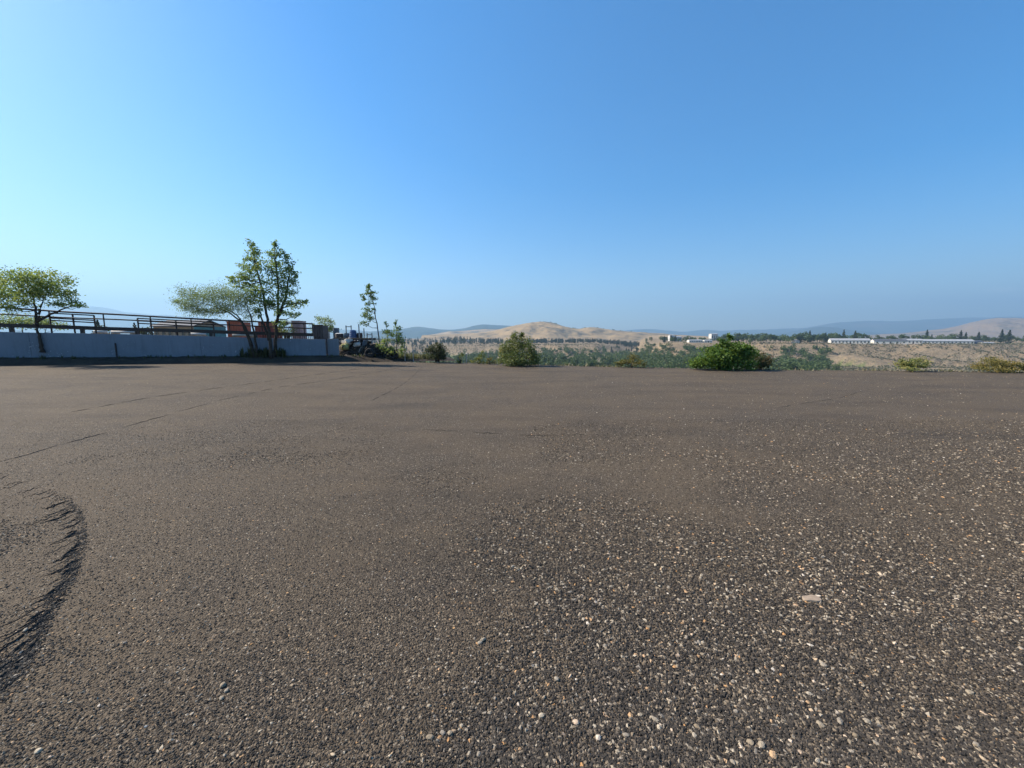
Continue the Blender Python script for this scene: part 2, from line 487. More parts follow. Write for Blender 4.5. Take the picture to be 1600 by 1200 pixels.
hill('hill', [(540, 521), (600, 517), (630, 513.5), (652, 510), (668, 512), (690, 515), (708, 515), (725, 513), (740, 509), (758, 506.5), (775, 507.5), (800, 509), (840, 514), (900, 519), (980, 523)], 6200, 1800, M['forest'], base=-30, rough=0.3, seed=9, cell=500, wig=0.8)
hill('hill', [(670, 523), (700, 518.5), (730, 516.5), (760, 514), (790, 514.5), (820, 517), (850, 520)], 3600, 800, M['gold'], base=-30, rough=0.3, seed=12, cell=260, wig=0.6)
hill('hill', [(1180, 525), (1225, 520), (1255, 514), (1283, 510), (1305, 512), (1335, 516), (1370, 519.5), (1420, 522)], 7600, 1700, M['forest'], base=-40, rough=0.14, seed=15, cell=700, wig=0.6)
hill('hill', [(1340, 524), (1400, 521), (1440, 517.5), (1470, 514), (1495, 509), (1512, 504), (1535, 499), (1555, 496.5), (1600, 497.5), (1680, 494), (1800, 490), (2000, 500)], 3600, 1200, M['brown'], base=-30, rough=0.28, seed=19, cell=420, wig=0.6)
hill('mountain_range', [(-800, 470), (-300, 462), (-100, 466), (0, 470), (60, 476), (110, 479), (150, 478.5), (172, 480.5), (200, 487.5), (250, 492), (330, 498), (420, 506), (520, 514), (600, 519)], 9500, 3000, M['mount'], base=-40, rough=0.13, seed=23, cell=1200, wig=0.8, step=4)
hill('mountain_range', [(900, 522), (960, 518), (985, 515), (1010, 513.8), (1040, 516), (1070, 519), (1098, 514.5), (1130, 517), (1165, 515), (1210, 514), (1255, 512.5), (1285, 507), (1310, 503.5), (1345, 501.5), (1400, 502), (1450, 499), (1520, 496), (1600, 495), (1750, 490), (2000, 486), (2600, 480)], 10500, 3000, M['mount'], base=-40, rough=0.12, seed=29, cell=1300, wig=0.8, step=4)
# ------------------------------------------------------------------ bank and wall on the left
TA = np.array([-24.5, 18.5]); TD = np.array([1, 0.37]) / math.hypot(1, 0.37); TN = np.array([-TD[1], TD[0]])
WRZ = math.atan2(TD[1], TD[0])
def PL(s, d): return TA + s * TD + d * TN
def s_at(px, d):                # distance along the wall line where it stands at photo column px
    u = float(upx(px)); c = PL(0, d)
    return (u * c[1] - c[0]) / (TD[0] - u * TD[1])
ss = np.linspace(-42, 22, 260)
dd = np.array([-0.25, 0.0, 0.12, 0.3, 0.5, 0.75, 1.3, 2.2, 4.0])
hh = np.array([-0.05, 0.02, 0.12, 0.24, 0.31, 0.35, 0.37, 0.36, 0.30])
V = []
for d, h in zip(dd, hh):
    wob = 0.16 * (fbm(ss * 0.9, ss * 0 + 2, 61, 4) - 0.5) * (1 if d > -0.2 else 0.3)
    q = PL(ss[:, None], d + wob[:, None])
    fall = 1 - sm(14.5, 21, ss)
    z = lotz(q[:, 0], q[:, 1]) + h * (0.25 + 0.75 * fall) + (0.09 * (fbm(ss * 2.2, ss * 0 + d * 3, 64, 4) - 0.5) if h > 0.1 else 0)
    V.append(np.stack([q[:, 0], q[:, 1], z], 1))
bank = grid_mesh('bank', np.concatenate(V), len(dd), len(ss), M['bank'])
tag(bank, kind='structure')
def bankz(s): 
    q = PL(s, 1.0); return float(lotz(q[0], q[1])) + 0.36 * (0.25 + 0.75 * (1 - float(sm(14.5, 21, s))))

def wall_material(name, base):
    t = NT(name); p = t.geo()
    n = t.noise(p, 0.8, 6, 0.6); n2 = t.noise(p, 14, 5, 0.7)
    mp = t.n('Mapping'); t.set(mp.inputs['Vector'], p); mp.inputs['Scale'].default_value = (3.0, 3.0, 0.35)
    dr = t.noise(mp.outputs[0], 2.2, 5, 0.65)
    col = t.mix(t.ramp(n, [(0.35, 0.0), (0.7, 1.0)]), base, tuple(v * 0.78 for v in base))
    col = t.mix(t.math('MULTIPLY', t.ramp(dr, [(0.5, 0.0), (0.72, 1.0)]), 0.4), col, tuple(v * 0.55 for v in base))
    chip = t.ramp(t.math('ADD', t.math('MULTIPLY', n2, 0.6), t.math('MULTIPLY', n, 0.4)), [(0.615, 0.0), (0.64, 1.0)])
    col = t.mix(t.math('MULTIPLY', chip, 0.8), col, (0.5, 0.52, 0.54))
    return t.fin(col, 0.75, t.bump(n2, 0.25, 0.02), spec=0.3)
M['wall'] = wall_material('painted_wall', (0.185, 0.225, 0.275))
M['wall2'] = wall_material('wall_sheet', (0.24, 0.27, 0.31))
M['steel'] = worn('dark_steel', (0.045, 0.042, 0.045), (0.075, 0.05, 0.04), 2.0, 0.55, 0.5)
M['rust'] = worn('rusty_steel', (0.09, 0.05, 0.035), (0.05, 0.04, 0.035), 3.0, 0.8, 0.1)
WT = [(-400, 508), (0, 519), (150, 521), (300, 525), (430, 528.5), (528, 530.5)]
def wtop(px, Y): return float(zpx(np.interp(px, *np.array(WT).T), Y))
wall = empty('retaining_wall', (*PL(s_at(250, 1.0), 1.0), 0.3))
tag(wall, 'long pale painted wall of flat panels on the dark bank below the steel railing', 'wall')
joints = [-330, -170, -60, 45, 178, 312, 405, 508]
def panel(a, b, mat, name='panel', th=0.16, zz=None):
    m = MB(); v = []
    s0, s1 = s_at(a, 0.8) + 0.004, s_at(b, 0.8) - 0.004
    k = max(2, int((s1 - s0) / 1.2) + 1)
    sv = np.linspace(s0, s1, k)
    off = rng.uniform(-0.012, 0.012)
    for s in sv:
        q0 = PL(s, 0.8 + off); q1 = PL(s, 0.8 + off + th)
        px = pxu(q0[0] / q0[1]); zt = wtop(px, q0[1]) + rng.uniform(-0.012, 0.012); zb = bankz(s) - 0.12
        v += [[*q0, zb], [*q1, zb], [*q1, zt], [*q0, zt]]
    f = [(0, 1, 2, 3)] + [(4*(k-1)+3, 4*(k-1)+2, 4*(k-1)+1, 4*(k-1))]
    for i in range(k-1):
        for j in range(4):
            f.append((4*i+j, 4*(i+1)+j, 4*(i+1)+(j+1) % 4, 4*i+(j+1) % 4))
    m.add(v, f); return m.build(name, mat, wall)
for a, b in zip(joints[:-1], joints[1:]): panel(a, b, M['wall'])
# the last panel is ribbed sheet
s0, s1 = s_at(511, 0.8), s_at(528.5, 0.8)
m = MB(); n = 22; v = []
for i in range(n):
    s = s0 + (s1 - s0) * i / (n - 1)
    q = PL(s, 0.8 + (0.035 if i % 2 else 0.0)); px = pxu(q[0] / q[1])
    v += [[*q, bankz(s) - 0.1], [*q, wtop(px, q[1]) + 0.04]]
for i in range(n): q = np.array(v[2*i]); w = np.array(v[2*i+1]); v += [list(q + [*(TN * 0.06), 0]), list(w + [*(TN * 0.06), 0])]
f = []
for i in range(n-1):
    f += [(2*i, 2*i+2, 2*i+3, 2*i+1), (2*n+2*i+1, 2*n+2*i+3, 2*n+2*i+2, 2*n+2*i), (2*i+1, 2*i+3, 2*n+2*i+3, 2*n+2*i+1)]
f += [(0, 1, 2*n+1, 2*n), (2*n-1, 2*n-2, 4*n-2, 4*n-1)]
m.add(v, f); m.build('ribbed_sheet', M['wall2'], wall)
for px, y0_, y1_ in ((178.5, 536, 558), (509.7, 529, 558)):
    s = s_at(px, 0.76); q = PL(s, 0.76)
    MB().box((*q, (zpx(y0_, q[1]) + bankz(s) - 0.1) / 2), (0.045, 0.06, zpx(y0_, q[1]) - bankz(s) + 0.1), WRZ).build('post', M['steel'], wall)

# ------------------------------------------------------------------ steel railing above the wall
DR = 1.75
RT = [(-420, 447), (0, 479.5), (100, 487), (180, 491), (260, 495.5), (340, 500), (400, 502.5), (490, 506)]
RM = [(-420, 466), (0, 490.5), (100, 496), (180, 499), (260, 502.5), (340, 507), (400, 509.5), (490, 513.5)]
RB = [(-420, 490), (0, 508), (100, 511), (180, 514), (260, 516), (340, 518.5), (400, 520.5), (500, 523.5)]
def rpt(px, tab, d=DR, dy=0):
    s = s_at(px, d); q = PL(s, d)
    return np.array([*q, float(zpx(np.interp(px, *np.array(tab).T) + dy, q[1]))])
ro = empty('steel_railing', (*PL(s_at(250, DR), DR), 0.4))
tag(ro, 'long dark steel pipe railing on a heavy beam above the pale wall', 'railing')
prx = [-400, -300, -200, -100, 0, 100, 180, 260, 340, 400, 490]
MB().tube([rpt(p, RT) for p in prx], 0.045, 8).build('top_rail', M['steel'], ro)
MB().tube([rpt(p, RM) for p in prx], 0.035, 8).build('middle_rail', M['steel'], ro)
for a, b in zip(prx[:-1], prx[1:]):
    p0, p1 = rpt(a, RB), rpt(b, RB); c = (p0 + p1) / 2
    L_ = np.linalg.norm(p1 - p0); tilt = -math.asin((p1 - p0)[2] / L_)
    MB().box(c, (L_ - 0.004, 0.16, 0.20), math.atan2(p1[1]-p0[1], p1[0]-p0[0]), tilt).build('beam', M['steel'], ro)
for p in (-330, -240, -150, -70, 2, 82, 165.5, 238, 301, 360, 410, 476, 489):
    a, b = rpt(p, RT), rpt(p, RB)
    MB().tube([a, b], 0.030, 6).build('post', M['steel'], ro)
for p in (-300, -120, 20, 130, 215, 330, 400, 450, 497):
    b = rpt(p, RB); z0 = HX(b[0], b[1]) - 0.1
    MB().box((b[0], b[1], (b[2] - 0.1 + z0) / 2), (0.14, 0.14, b[2] - 0.1 - z0), WRZ).build('leg', M['steel'], ro)
for p in np.arange(412, 501, 2.9):
    b = rpt(p, RB); b[2] -= 0.1
    MB().box((b[0], b[1], b[2] - 0.16), (0.035, 0.035, 0.36), WRZ).build('picket', M['rust'], ro)
for p in np.arange(214, 240, 2.6):
    b = rpt(p, RB); b[2] -= 0.1
    MB().box((b[0], b[1], b[2] - 0.13), (0.03, 0.03, 0.30), WRZ).build('picket', M['rust'], ro)

def pipe_gate(a, b, rows, label, posts=()):
    g = empty('pipe_gate', rpt((a+b)/2, RB, DR + 0.35)); tag(g, label, 'gate', 'pipe gates behind the railing')
    top = min(rows)
    for r in rows:
        MB().tube([rpt(p, [(0, r), (1, r)], DR + 0.35, dy=(p - a) * 0.052) for p in np.linspace(a, b, 5)], 0.035, 6).build('rail', M['steel'], g)
    for p in (a, b, *posts):
        x = rpt(p, [(0, top), (1, top)], DR + 0.35, dy=(p - a) * 0.052); z0 = HX(x[0], x[1]) - 0.05
        MB().tube([x, (x[0], x[1], z0)], 0.04, 6).build('post', M['steel'], g)
pipe_gate(82, 151, [489.2, 497, 500.5], 'pipe gate of three rails behind the railing next to the umbrella shaped tree', (118,))
pipe_gate(218, 335, [497.4, 501.3, 505.2], 'long pipe gate of three rails behind the railing next to the leaning fine leaved tree', (238, 277))

# ------------------------------------------------------------------ plants
def quads_mesh(name, C, size, mat, parent=None, aspect=0.55, tint=None, up=0.0, sizevar=0.35):
    n = len(C)
    t = rng.normal(size=(n, 3)); t[:, 2] *= 0.75; t /= np.linalg.norm(t, axis=1)[:, None] + 1e-9
    w = rng.normal(size=(n, 3)); w[:, 2] += up
    b = np.cross(t, w); b /= np.linalg.norm(b, axis=1)[:, None] + 1e-9
    nn = np.cross(t, b)
    s = size * (1 + rng.uniform(-sizevar, sizevar, n))[:, None]
    bend = nn * s * 0.12
    v = np.stack([C - t*s*0.5 + bend, C + b*s*aspect*0.5, C + t*s*0.5 + bend, C - b*s*aspect*0.5], 1).reshape(-1, 3)
    if parent is not None: v = v - np.array(parent.location)
    f = np.arange(n*4).reshape(n, 4)
    me = bpy.data.meshes.new(name)
    me.from_pydata(v.tolist(), [], f.tolist()); me.update()
    a = me.attributes.new('tint', 'FLOAT', 'FACE')
    if tint is None: tint = rng.uniform(0, 1, n)
    a.data.foreach_set('value', np.clip(tint, 0, 1).astype(np.float32))
    return link(name, me, mat, parent)

M['bark'] = worn('bark', (0.075, 0.060, 0.048), (0.035, 0.030, 0.026), 9, 0.9, 0, 0.8, 0.1)
M['palebark'] = worn('pale_bark', (0.20, 0.19, 0.17), (0.09, 0.08, 0.07), 7, 0.85, 0, 0.5, 0.1)
M['lf_locust'] = leafmat('leaf_locust', [(0.0, (0.113, 0.190, 0.049)), (0.55, (0.234, 0.324, 0.090)), (1.0, (0.446, 0.469, 0.133))])
M['lf_grey'] = leafmat('leaf_greygreen', [(0.0, (0.130, 0.193, 0.097)), (0.6, (0.246, 0.322, 0.155)), (1.0, (0.412, 0.463, 0.206))])
M['lf_pop'] = leafmat('leaf_poplar', [(0.0, (0.111, 0.198, 0.079)), (0.6, (0.225, 0.334, 0.115)), (1.0, (0.540, 0.525, 0.159))])
M['lf_dark'] = leafmat('leaf_dark', [(0.0, (0.028, 0.038, 0.018)), (0.7, (0.05, 0.062, 0.026)), (1.0, (0.09, 0.075, 0.035))], 0.25)
M['lf_olive'] = leafmat('leaf_olive', [(0.0, (0.086, 0.121, 0.037)), (0.6, (0.173, 0.199, 0.060)), (1.0, (0.380, 0.328, 0.104))], 0.35)
M['lf_bright'] = leafmat('leaf_bright', [(0.0, (0.060, 0.125, 0.022)), (0.6, (0.125, 0.215, 0.035)), (1.0, (0.24, 0.31, 0.06))], 0.45)
M['lf_gold'] = leafmat('leaf_gold', [(0.0, (0.109, 0.103, 0.031)), (0.6, (0.206, 0.169, 0.048)), (1.0, (0.339, 0.242, 0.073))], 0.35)
M['lf_red'] = leafmat('leaf_reddish', [(0.0, (0.05, 0.055, 0.022)), (0.6, (0.09, 0.075, 0.03)), (1.0, (0.20, 0.09, 0.05))], 0.3)

def plant(name, label, cat, Y, stems, clumps, leaf, mat, bark='bark', dens=1.0, asp=0.55, group=None, r0=0.07, zb=None, spread=0.9, parts=('trunk', 'crown'), tw=0.5, puff=1.0):
    """stems: pixel polylines from the ground up; clumps: (px, py, rx, ry) in pixels, spread through real depth"""
    b = at(*stems[0][0], Y)
    if zb is not None: b[2] = zb
    root = empty(name, b); tag(root, label, cat, group)
    k = mpp(Y)
    m = MB(); skel = []
    for i, st in enumerate(stems):
        pts = [at(x, y, Y) for x, y in st]
        if zb is not None: pts[0][2] = min(pts[0][2], zb)
        pts[0][2] -= 0.05
        dy = 0 if i == 0 else rng.uniform(-0.25, 0.25)
        fine = []
        for j in range(len(pts) - 1):
            for q in np.linspace(0, 1, 5)[:-1]:
                fine.append(pts[j] * (1-q) + pts[j+1] * q)
        fine.append(pts[-1]); fine = np.array(fine)
        fr = np.linspace(0, 1, len(fine))
        fine[:, 1] += dy * fr * 4 * 0.4
        fine[:, :2] += (rng.normal(size=(len(fine), 2)) * 0.02) * (fr[:, None] > 0)
        rr = r0 * (0.85 if i else 1.0) * (1 - 0.82 * fr)
        rr[0] *= 1.35
        m.tube(fine, np.maximum(rr, 0.008), 8)
        skel += [(p, r) for p, r in zip(fine, rr)]
    SK = np.array([p for p, r in skel]); SR = np.array([r for p, r in skel])
    C = []; T = []
    for (cx, cy, rx, ry) in clumps:
        ry = ry * puff; rX, rZ = rx * k, ry * k
        rY = min(rX, 1.4 * rZ + 0.2) * spread
        c = at(cx, cy, Y); c[1] += rng.uniform(-1, 1) * rY * 0.8; c[0] *= c[1] / Y
        # a limb from the stem, lower than the clump
        dlt = SK - c; cost = np.linalg.norm(dlt, axis=1) + np.where(SK[:, 2] > c[2] - 0.3 * rZ, 3.0, 0) * (rZ + 0.1)
        j = int(np.argmin(cost)); a = SK[j]
        midp = (a + c) / 2 + np.array([0, 0, -0.12 * np.linalg.norm(c - a)]) + rng.normal(size=3) * 0.03
        r1 = max(0.009, min(SR[j] * 0.6, 0.035))
        m.tube([a, midp, c], [r1, r1 * 0.7, r1 * 0.4], 5)
        nt = max(4, int(rx * ry * 0.045 * dens) + 5)
        d = rng.normal(size=(nt, 3)); d /= np.linalg.norm(d, axis=1)[:, None]
        rad = rng.uniform(0.2, 1.1, nt) ** 0.75
        tc = c + d * rad[:, None] * np.array([rX, rY, rZ])
        for q in tc:
            if rng.random() < tw: m.tube([c, (c + q) / 2 + rng.normal(size=3) * 0.04 * rX, q], [r1 * 0.4, r1 * 0.25, 0.004], 3, cap=False)
        nl = int(4.6 * rx * ry * dens / nt * (0.09 / leaf) ** 1.6 * (k / 0.036) ** 1.2) + 5
        lc = np.repeat(tc, nl, 0) + rng.normal(size=(nt * nl, 3)) * np.array([rX, rY, rZ]) * 0.30
        C.append(lc); T.append(np.repeat(rng.uniform(0.1, 0.8, nt), nl) + rng.normal(size=nt * nl) * 0.16)
    m.build(parts[0], M[bark], root, True)
    quads_mesh(parts[1], np.concatenate(C), leaf, M[mat], root, asp, np.concatenate(T))
    return root
BU = ('stem', 'foliage')
_w = PL(s_at(64, 0.68), 0.68)
plant('umbrella_tree', 'small spreading tree with an umbrella shaped crown leaning over the wall and railing', 'tree', _w[1],
      [[(66, 549), (63, 535), (60, 519), (57, 503), (55, 494)], [(58, 508), (52, 490), (46, 470), (40, 450)], [(57, 505), (64, 485), (72, 462)], [(57, 500), (80, 487), (105, 474)]],
      [(20, 438, 26, 13), (55, 434, 26, 12), (88, 440, 20, 12), (38, 452, 28, 12), (75, 455, 26, 12), (103, 460, 14, 8), (-18, 446, 26, 16), (8, 462, 20, 10), (112, 472, 12, 5), (126, 478, 8, 3), (95, 474, 16, 5), (40, 473, 16, 7), (18, 482, 12, 7)],
      0.10, 'lf_locust', dens=0.72, r0=0.085, puff=1.2)
plant('leaning_tree', 'fine leaved grey green tree leaning over the wall with several dark stems', 'tree', 22.5,
      [[(399, 557), (392, 537), (384, 512), (370, 492), (345, 478)], [(401, 557), (399, 525), (396, 497), (388, 475)], [(393, 540), (378, 505), (355, 487), (325, 476)]],
      [(300, 468, 24, 15), (326, 460, 28, 12), (352, 464, 26, 16), (312, 481, 28, 10), (376, 466, 20, 16), (286, 476, 12, 8), (342, 483, 24, 8), (365, 480, 20, 8), (385, 484, 14, 10), (296, 458, 12, 6), (277, 472, 8, 4)],
      0.075, 'lf_grey', dens=0.8, asp=0.42, r0=0.09, puff=1.15)
plant('poplar_tree', 'tall poplar with a bare lower trunk, taller and narrower of the pair before the wall', 'tree', 22.6,
      [[(424, 558), (421, 525), (416, 490), (409, 450), (400, 415), (393, 382)], [(421, 530), (408, 500), (400, 480)]],
      [(392, 385, 6, 7), (397, 395, 10, 7), (388, 404, 9, 5), (402, 408, 9, 8), (380, 414, 10, 5), (396, 420, 14, 8), (378, 431, 13, 5), (362, 434, 8, 3), (398, 436, 16, 9), (386, 445, 14, 5), (405, 455, 15, 10), (394, 467, 13, 8), (412, 474, 10, 8), (404, 488, 8, 6), (370, 440, 9, 3)],
      0.10, 'lf_pop', dens=0.62, asp=0.75, r0=0.10, puff=1.22)
plant('poplar_tree', 'broad poplar forking near the ground, wider of the pair before the wall', 'tree', 22.9,
      [[(429, 558), (431, 525), (434, 490), (435, 450), (432, 415), (428, 380)], [(433, 500), (446, 465), (450, 430), (447, 405)]],
      [(428, 384, 6, 6), (424, 394, 7, 6), (434, 396, 9, 7), (447, 400, 5, 7), (432, 411, 14, 8), (451, 414, 8, 8), (424, 426, 11, 7), (443, 429, 14, 8), (461, 430, 6, 5), (434, 444, 15, 9), (458, 444, 9, 7), (441, 459, 17, 9), (452, 473, 17, 8), (430, 478, 12, 8), (468, 472, 9, 4), (478, 470, 5, 3), (444, 490, 13, 5), (461, 492, 8, 4), (436, 505, 9, 5)],
      0.10, 'lf_pop', dens=0.62, asp=0.75, r0=0.10, puff=1.22)
plant('tree', 'round green tree behind the brown bin in the storage yard', 'tree', 33, [[(508, 524), (508, 512), (507, 500)], [(508, 520), (516, 508)]],
      [(500, 502, 8, 7), (513, 503, 8, 7), (506, 511, 14, 8), (521, 513, 7, 6), (494, 512, 7, 6)], 0.11, 'lf_grey', dens=1.0, zb=0.3)
plant('slender_tree', 'slender leaning pale trunked tree rising above the tyre stacks', 'tree', 25.6, [[(597, 561), (593, 535), (589, 505), (584, 475), (577, 446)]],
      [(576, 447, 4, 5), (581, 455, 7, 4), (572, 460, 7, 3), (583, 464, 7, 4), (568, 466, 5, 3), (578, 473, 7, 4), (575, 484, 7, 4), (570, 494, 8, 5), (578, 498, 6, 5), (569, 505, 6, 4), (584, 486, 4, 4)],
      0.13, 'lf_bright', 'palebark', dens=1.15, asp=0.4, r0=0.06)
plant('sapling', 'young pointed tree right beside the slender leaning trunk', 'tree', 25.2, [[(605, 560), (605, 535), (604, 503)]],
      [(604, 506, 3, 5), (600, 518, 7, 4), (609, 520, 6, 4), (605, 531, 9, 5), (597, 543, 9, 7), (609, 546, 8, 6)], 0.11, 'lf_pop', dens=0.8, r0=0.04)
plant('sapling', 'young pointed tree at the end of the junk row beside the fence post', 'tree', 24.8, [[(620, 560), (620, 535), (619, 500)]],
      [(619, 504, 2.5, 5), (620, 513, 6, 4), (616, 522, 9, 5), (624, 526, 6, 5), (621, 536, 11, 7), (617, 548, 12, 7), (628, 548, 7, 6)], 0.11, 'lf_pop', dens=0.85, r0=0.04)
plant('shrub', 'dark round shrub at the lot edge past the saplings', 'shrub', 23.7, [[(682, 564), (681, 548)], [(685, 564), (688, 548)]],
      [(680, 551, 13, 9), (673, 546, 8, 7), (689, 551, 9, 9), (684, 541, 8, 5), (692, 557, 6, 5), (676, 558, 9, 4)], 0.09, 'lf_dark', dens=1.5, parts=BU)
plant('shrub', 'tall rounded yellow green shrub at the lot edge', 'shrub', 21.4, [[(806, 572), (805, 545)], [(812, 572), (818, 545)], [(815, 572), (828, 550)]],
      [(800, 543, 14, 13), (812, 533, 13, 10), (824, 543, 13, 12), (790, 550, 10, 10), (808, 557, 25, 10), (833, 556, 9, 8), (803, 525, 7, 5), (817, 523, 5, 4), (788, 561, 8, 6), (839, 563, 6, 5), (796, 565, 16, 5), (818, 566, 18, 5), (836, 568, 9, 3)], 0.085, 'lf_olive', dens=1.35, parts=BU)
plant('shrub', 'low olive and yellow shrub between the rounded shrub and the big green bush', 'shrub', 20.1, [[(986, 577), (988, 565)]],
      [(991, 561, 8, 8), (979, 566, 12, 5), (967, 568, 6, 4), (1001, 567, 6, 5)], 0.08, 'lf_gold', dens=1.2, parts=BU)
plant('bush', 'big bright green leafy bush spreading along the lot edge', 'bush', 18.8, [[(1140, 579), (1140, 550), (1141, 532)], [(1150, 579), (1165, 552)], [(1130, 579), (1112, 562)]],
      [(1138, 544, 18, 11), (1155, 549, 20, 12), (1120, 557, 20, 12), (1148, 563, 34, 12), (1100, 567, 20, 8), (1141, 528, 4, 5), (1168, 546, 10, 8), (1086, 572, 9, 4), (1128, 571, 24, 6), (1132, 536, 9, 6), (1112, 548, 8, 6)], 0.105, 'lf_bright', dens=1.3, asp=0.75, parts=BU)
plant('bush', 'reddish brown bush joined to the end of the big bright green bush', 'bush', 19.3, [[(1188, 579), (1190, 560)]],
      [(1182, 558, 11, 11), (1195, 562, 9, 9), (1203, 566, 6, 6), (1190, 571, 13, 5)], 0.09, 'lf_red', dens=1.2, parts=BU)
plant('shrub', 'rounded sage green shrub below the long white buildings', 'shrub', 17.9, [[(1424, 581), (1424, 568)]],
      [(1425, 566, 16, 8), (1410, 570, 11, 6), (1440, 570, 10, 6), (1425, 574, 18, 4)], 0.07, 'lf_olive', dens=0.95, parts=BU)
plant('shrub', 'spreading golden olive shrub at the lot edge under the sagebrush slope', 'shrub', 17.6, [[(1560, 584), (1560, 572)]],
      [(1552, 568, 22, 7), (1578, 571, 20, 7), (1534, 573, 12, 5), (1600, 574, 16, 6), (1560, 576, 26, 4)], 0.07, 'lf_gold', dens=1.1, parts=BU)
plant('shrub', 'small pale green weed shrub beside a thin fence post', 'shrub', 22.8, [[(748, 571), (748, 560)]],
      [(747, 560, 6, 5), (755, 556, 4, 5), (739, 564, 5, 3), (752, 566, 6, 3)], 0.08, 'lf_olive', dens=1.0, parts=BU)
plant('shrub', 'small golden weed shrub between a thin post and the rounded shrub', 'shrub', 22.4, [[(766, 571), (766, 562)]],
      [(765, 562, 5, 4), (773, 565, 5, 3), (759, 566, 5, 3)], 0.07, 'lf_gold', dens=0.9, parts=BU)
plant('shrub', 'narrow green weed shrub right of the dark round shrub', 'shrub', 23.2, [[(720, 569), (719, 560)]],
      [(719, 561, 4, 5), (722, 555, 3, 4), (716, 566, 4, 3)], 0.08, 'lf_olive', dens=1.0, parts=BU)
plant('bush', 'teal green bush behind the railing under the umbrella shaped tree', 'bush', 26, [[(35, 523), (35, 505)], [(60, 523), (70, 508)]],
      [(20, 500, 22, 10), (45, 505, 24, 9), (72, 505, 18, 8), (95, 510, 12, 5), (5, 510, 14, 8), (-30, 500, 20, 12)], 0.11, 'lf_grey', dens=0.9, zb=0.4, parts=BU)
plant('bush', 'leafy bush in front of the pink grey bin behind the railing', 'bush', 26.5, [[(445, 528), (445, 512)]],
      [(445, 508, 9, 7), (438, 515, 8, 7), (452, 515, 7, 7), (446, 522, 10, 5)], 0.10, 'lf_olive', dens=0.9, zb=0.3, parts=BU)

# small suckers at the feet of the poplars and weeds along the bank: nobody could count them
def weeds(name, pts, h, mat, label=None, per=9, blade=0.02):
    V_ = []; F_ = []; T_ = []
    for x, y, z, sc in pts:
        tn = rng.random()
        for _ in range(per):
            a = rng.uniform(0, 6.283); l = rng.uniform(0.05, 0.5) * h * sc; hh_ = h * sc * rng.uniform(0.5, 1.1)
            r_ = np.array([math.cos(a), math.sin(a)]); s_ = np.array([-r_[1], r_[0]]) * blade * sc * rng.uniform(0.6, 1.5)
            b0 = np.array([x, y]) + r_ * 0.06 * h
            n0 = len(V_)
            V_ += [[*(b0 - s_), z - 0.04], [*(b0 + s_), z - 0.04], [*(b0 + r_*l*0.45 + s_*0.8), z + hh_*0.6], [*(b0 + r_*l*0.45 - s_*0.8), z + hh_*0.6], [*(b0 + r_*l), z + hh_]]
            F_ += [(n0, n0+1, n0+2, n0+3), (n0+3, n0+2, n0+4)]; T_ += [tn, tn + 0.1]
    me = bpy.data.meshes.new(name); me.from_pydata([list(map(float, v)) for v in V_], [], F_); me.update()
    a = me.attributes.new('tint', 'FLOAT', 'FACE'); a.data.foreach_set('value', np.clip(np.array(T_), 0, 1).astype(np.float32))
    o = link(name, me, mat); return tag(o, label, kind='stuff')
pts = []
for _ in range(1700):            # dry grass fringe beyond the paved edge
    px = rng.uniform(640, 1750); u = float(upx(px)); Yq = float(Y0(np.array([u]))[0]) + rng.uniform(0.2, 1.6) ** 1.5
    dn = float(fbm(px / 60.0, 0.5, 71, 3))
    if rng.random() > sm(0.30, 0.60, dn): continue
    X = u * Yq; pts.append((X, Yq, HX(X, Yq) - 0.02, rng.uniform(0.5, 1.3)))
M['dry'] = leafmat('dry_weed', [(0.0, (0.09, 0.095, 0.04)), (0.5, (0.16, 0.14, 0.075)), (1.0, (0.30, 0.24, 0.14))], 0.3)
weeds('edge_grass', pts, 0.36, M['dry'], 'dry golden weeds along the far edge of the lot')
pts = []
for _ in range(330):
    s = rng.uniform(s_at(598, 0.5), 21.5); d = rng.uniform(0.2, 3.0); q = PL(s, d)
    pts.append((q[0], q[1], bankz(s) - 0.04, rng.uniform(0.4, 1.2)))
weeds('bank_weeds', pts, 0.36, M['dry'], 'green weeds on the low end of the dark bank')
pts = []
for _ in range(260):
    s = rng.uniform(-20, 17); d = rng.uniform(0.35, 0.75); q = PL(s, d)
    pts.append((q[0], q[1], float(lotz(q[0], q[1])) + 0.27, rng.uniform(0.3, 0.8)))
for px in (400, 426):
    for _ in range(26):
        q = PL(s_at(px, 0.6) + rng.normal() * 0.35, rng.uniform(0.4, 0.74)); pts.append((q[0], q[1], float(lotz(q[0], q[1])) + 0.28, rng.uniform(0.9, 2.2)))
weeds('wall_weeds', pts, 0.30, M['lf_dark'], 'dark weeds along the foot of the pale wall')

# ------------------------------------------------------------------ storage yard: things behind the wall
M['orange'] = worn('orange_paint', (0.36, 0.10, 0.05), (0.24, 0.09, 0.06), 2, 0.55)
M['maroon'] = worn('maroon_paint', (0.22, 0.06, 0.05), None, 2, 0.6)
M['whitep'] = worn('white_paint', (0.62, 0.61, 0.58), (0.45, 0.43, 0.40), 2, 0.6)
M['pinkgrey'] = worn('pink_grey', (0.36, 0.27, 0.27), (0.27, 0.21, 0.22), 2, 0.75)
M['brownbin'] = worn('brown_grey', (0.15, 0.12, 0.115), (0.10, 0.085, 0.085), 3, 0.8)
M['bluep'] = worn('blue_plastic', (0.045, 0.10, 0.23), (0.035, 0.07, 0.16), 3, 0.5)
M['bluegrey'] = worn('blue_grey', (0.16, 0.20, 0.24), (0.11, 0.13, 0.16), 3, 0.6)
M['darkp'] = worn('dark_metal', (0.05, 0.05, 0.055), (0.08, 0.055, 0.045), 4, 0.6, 0.3)
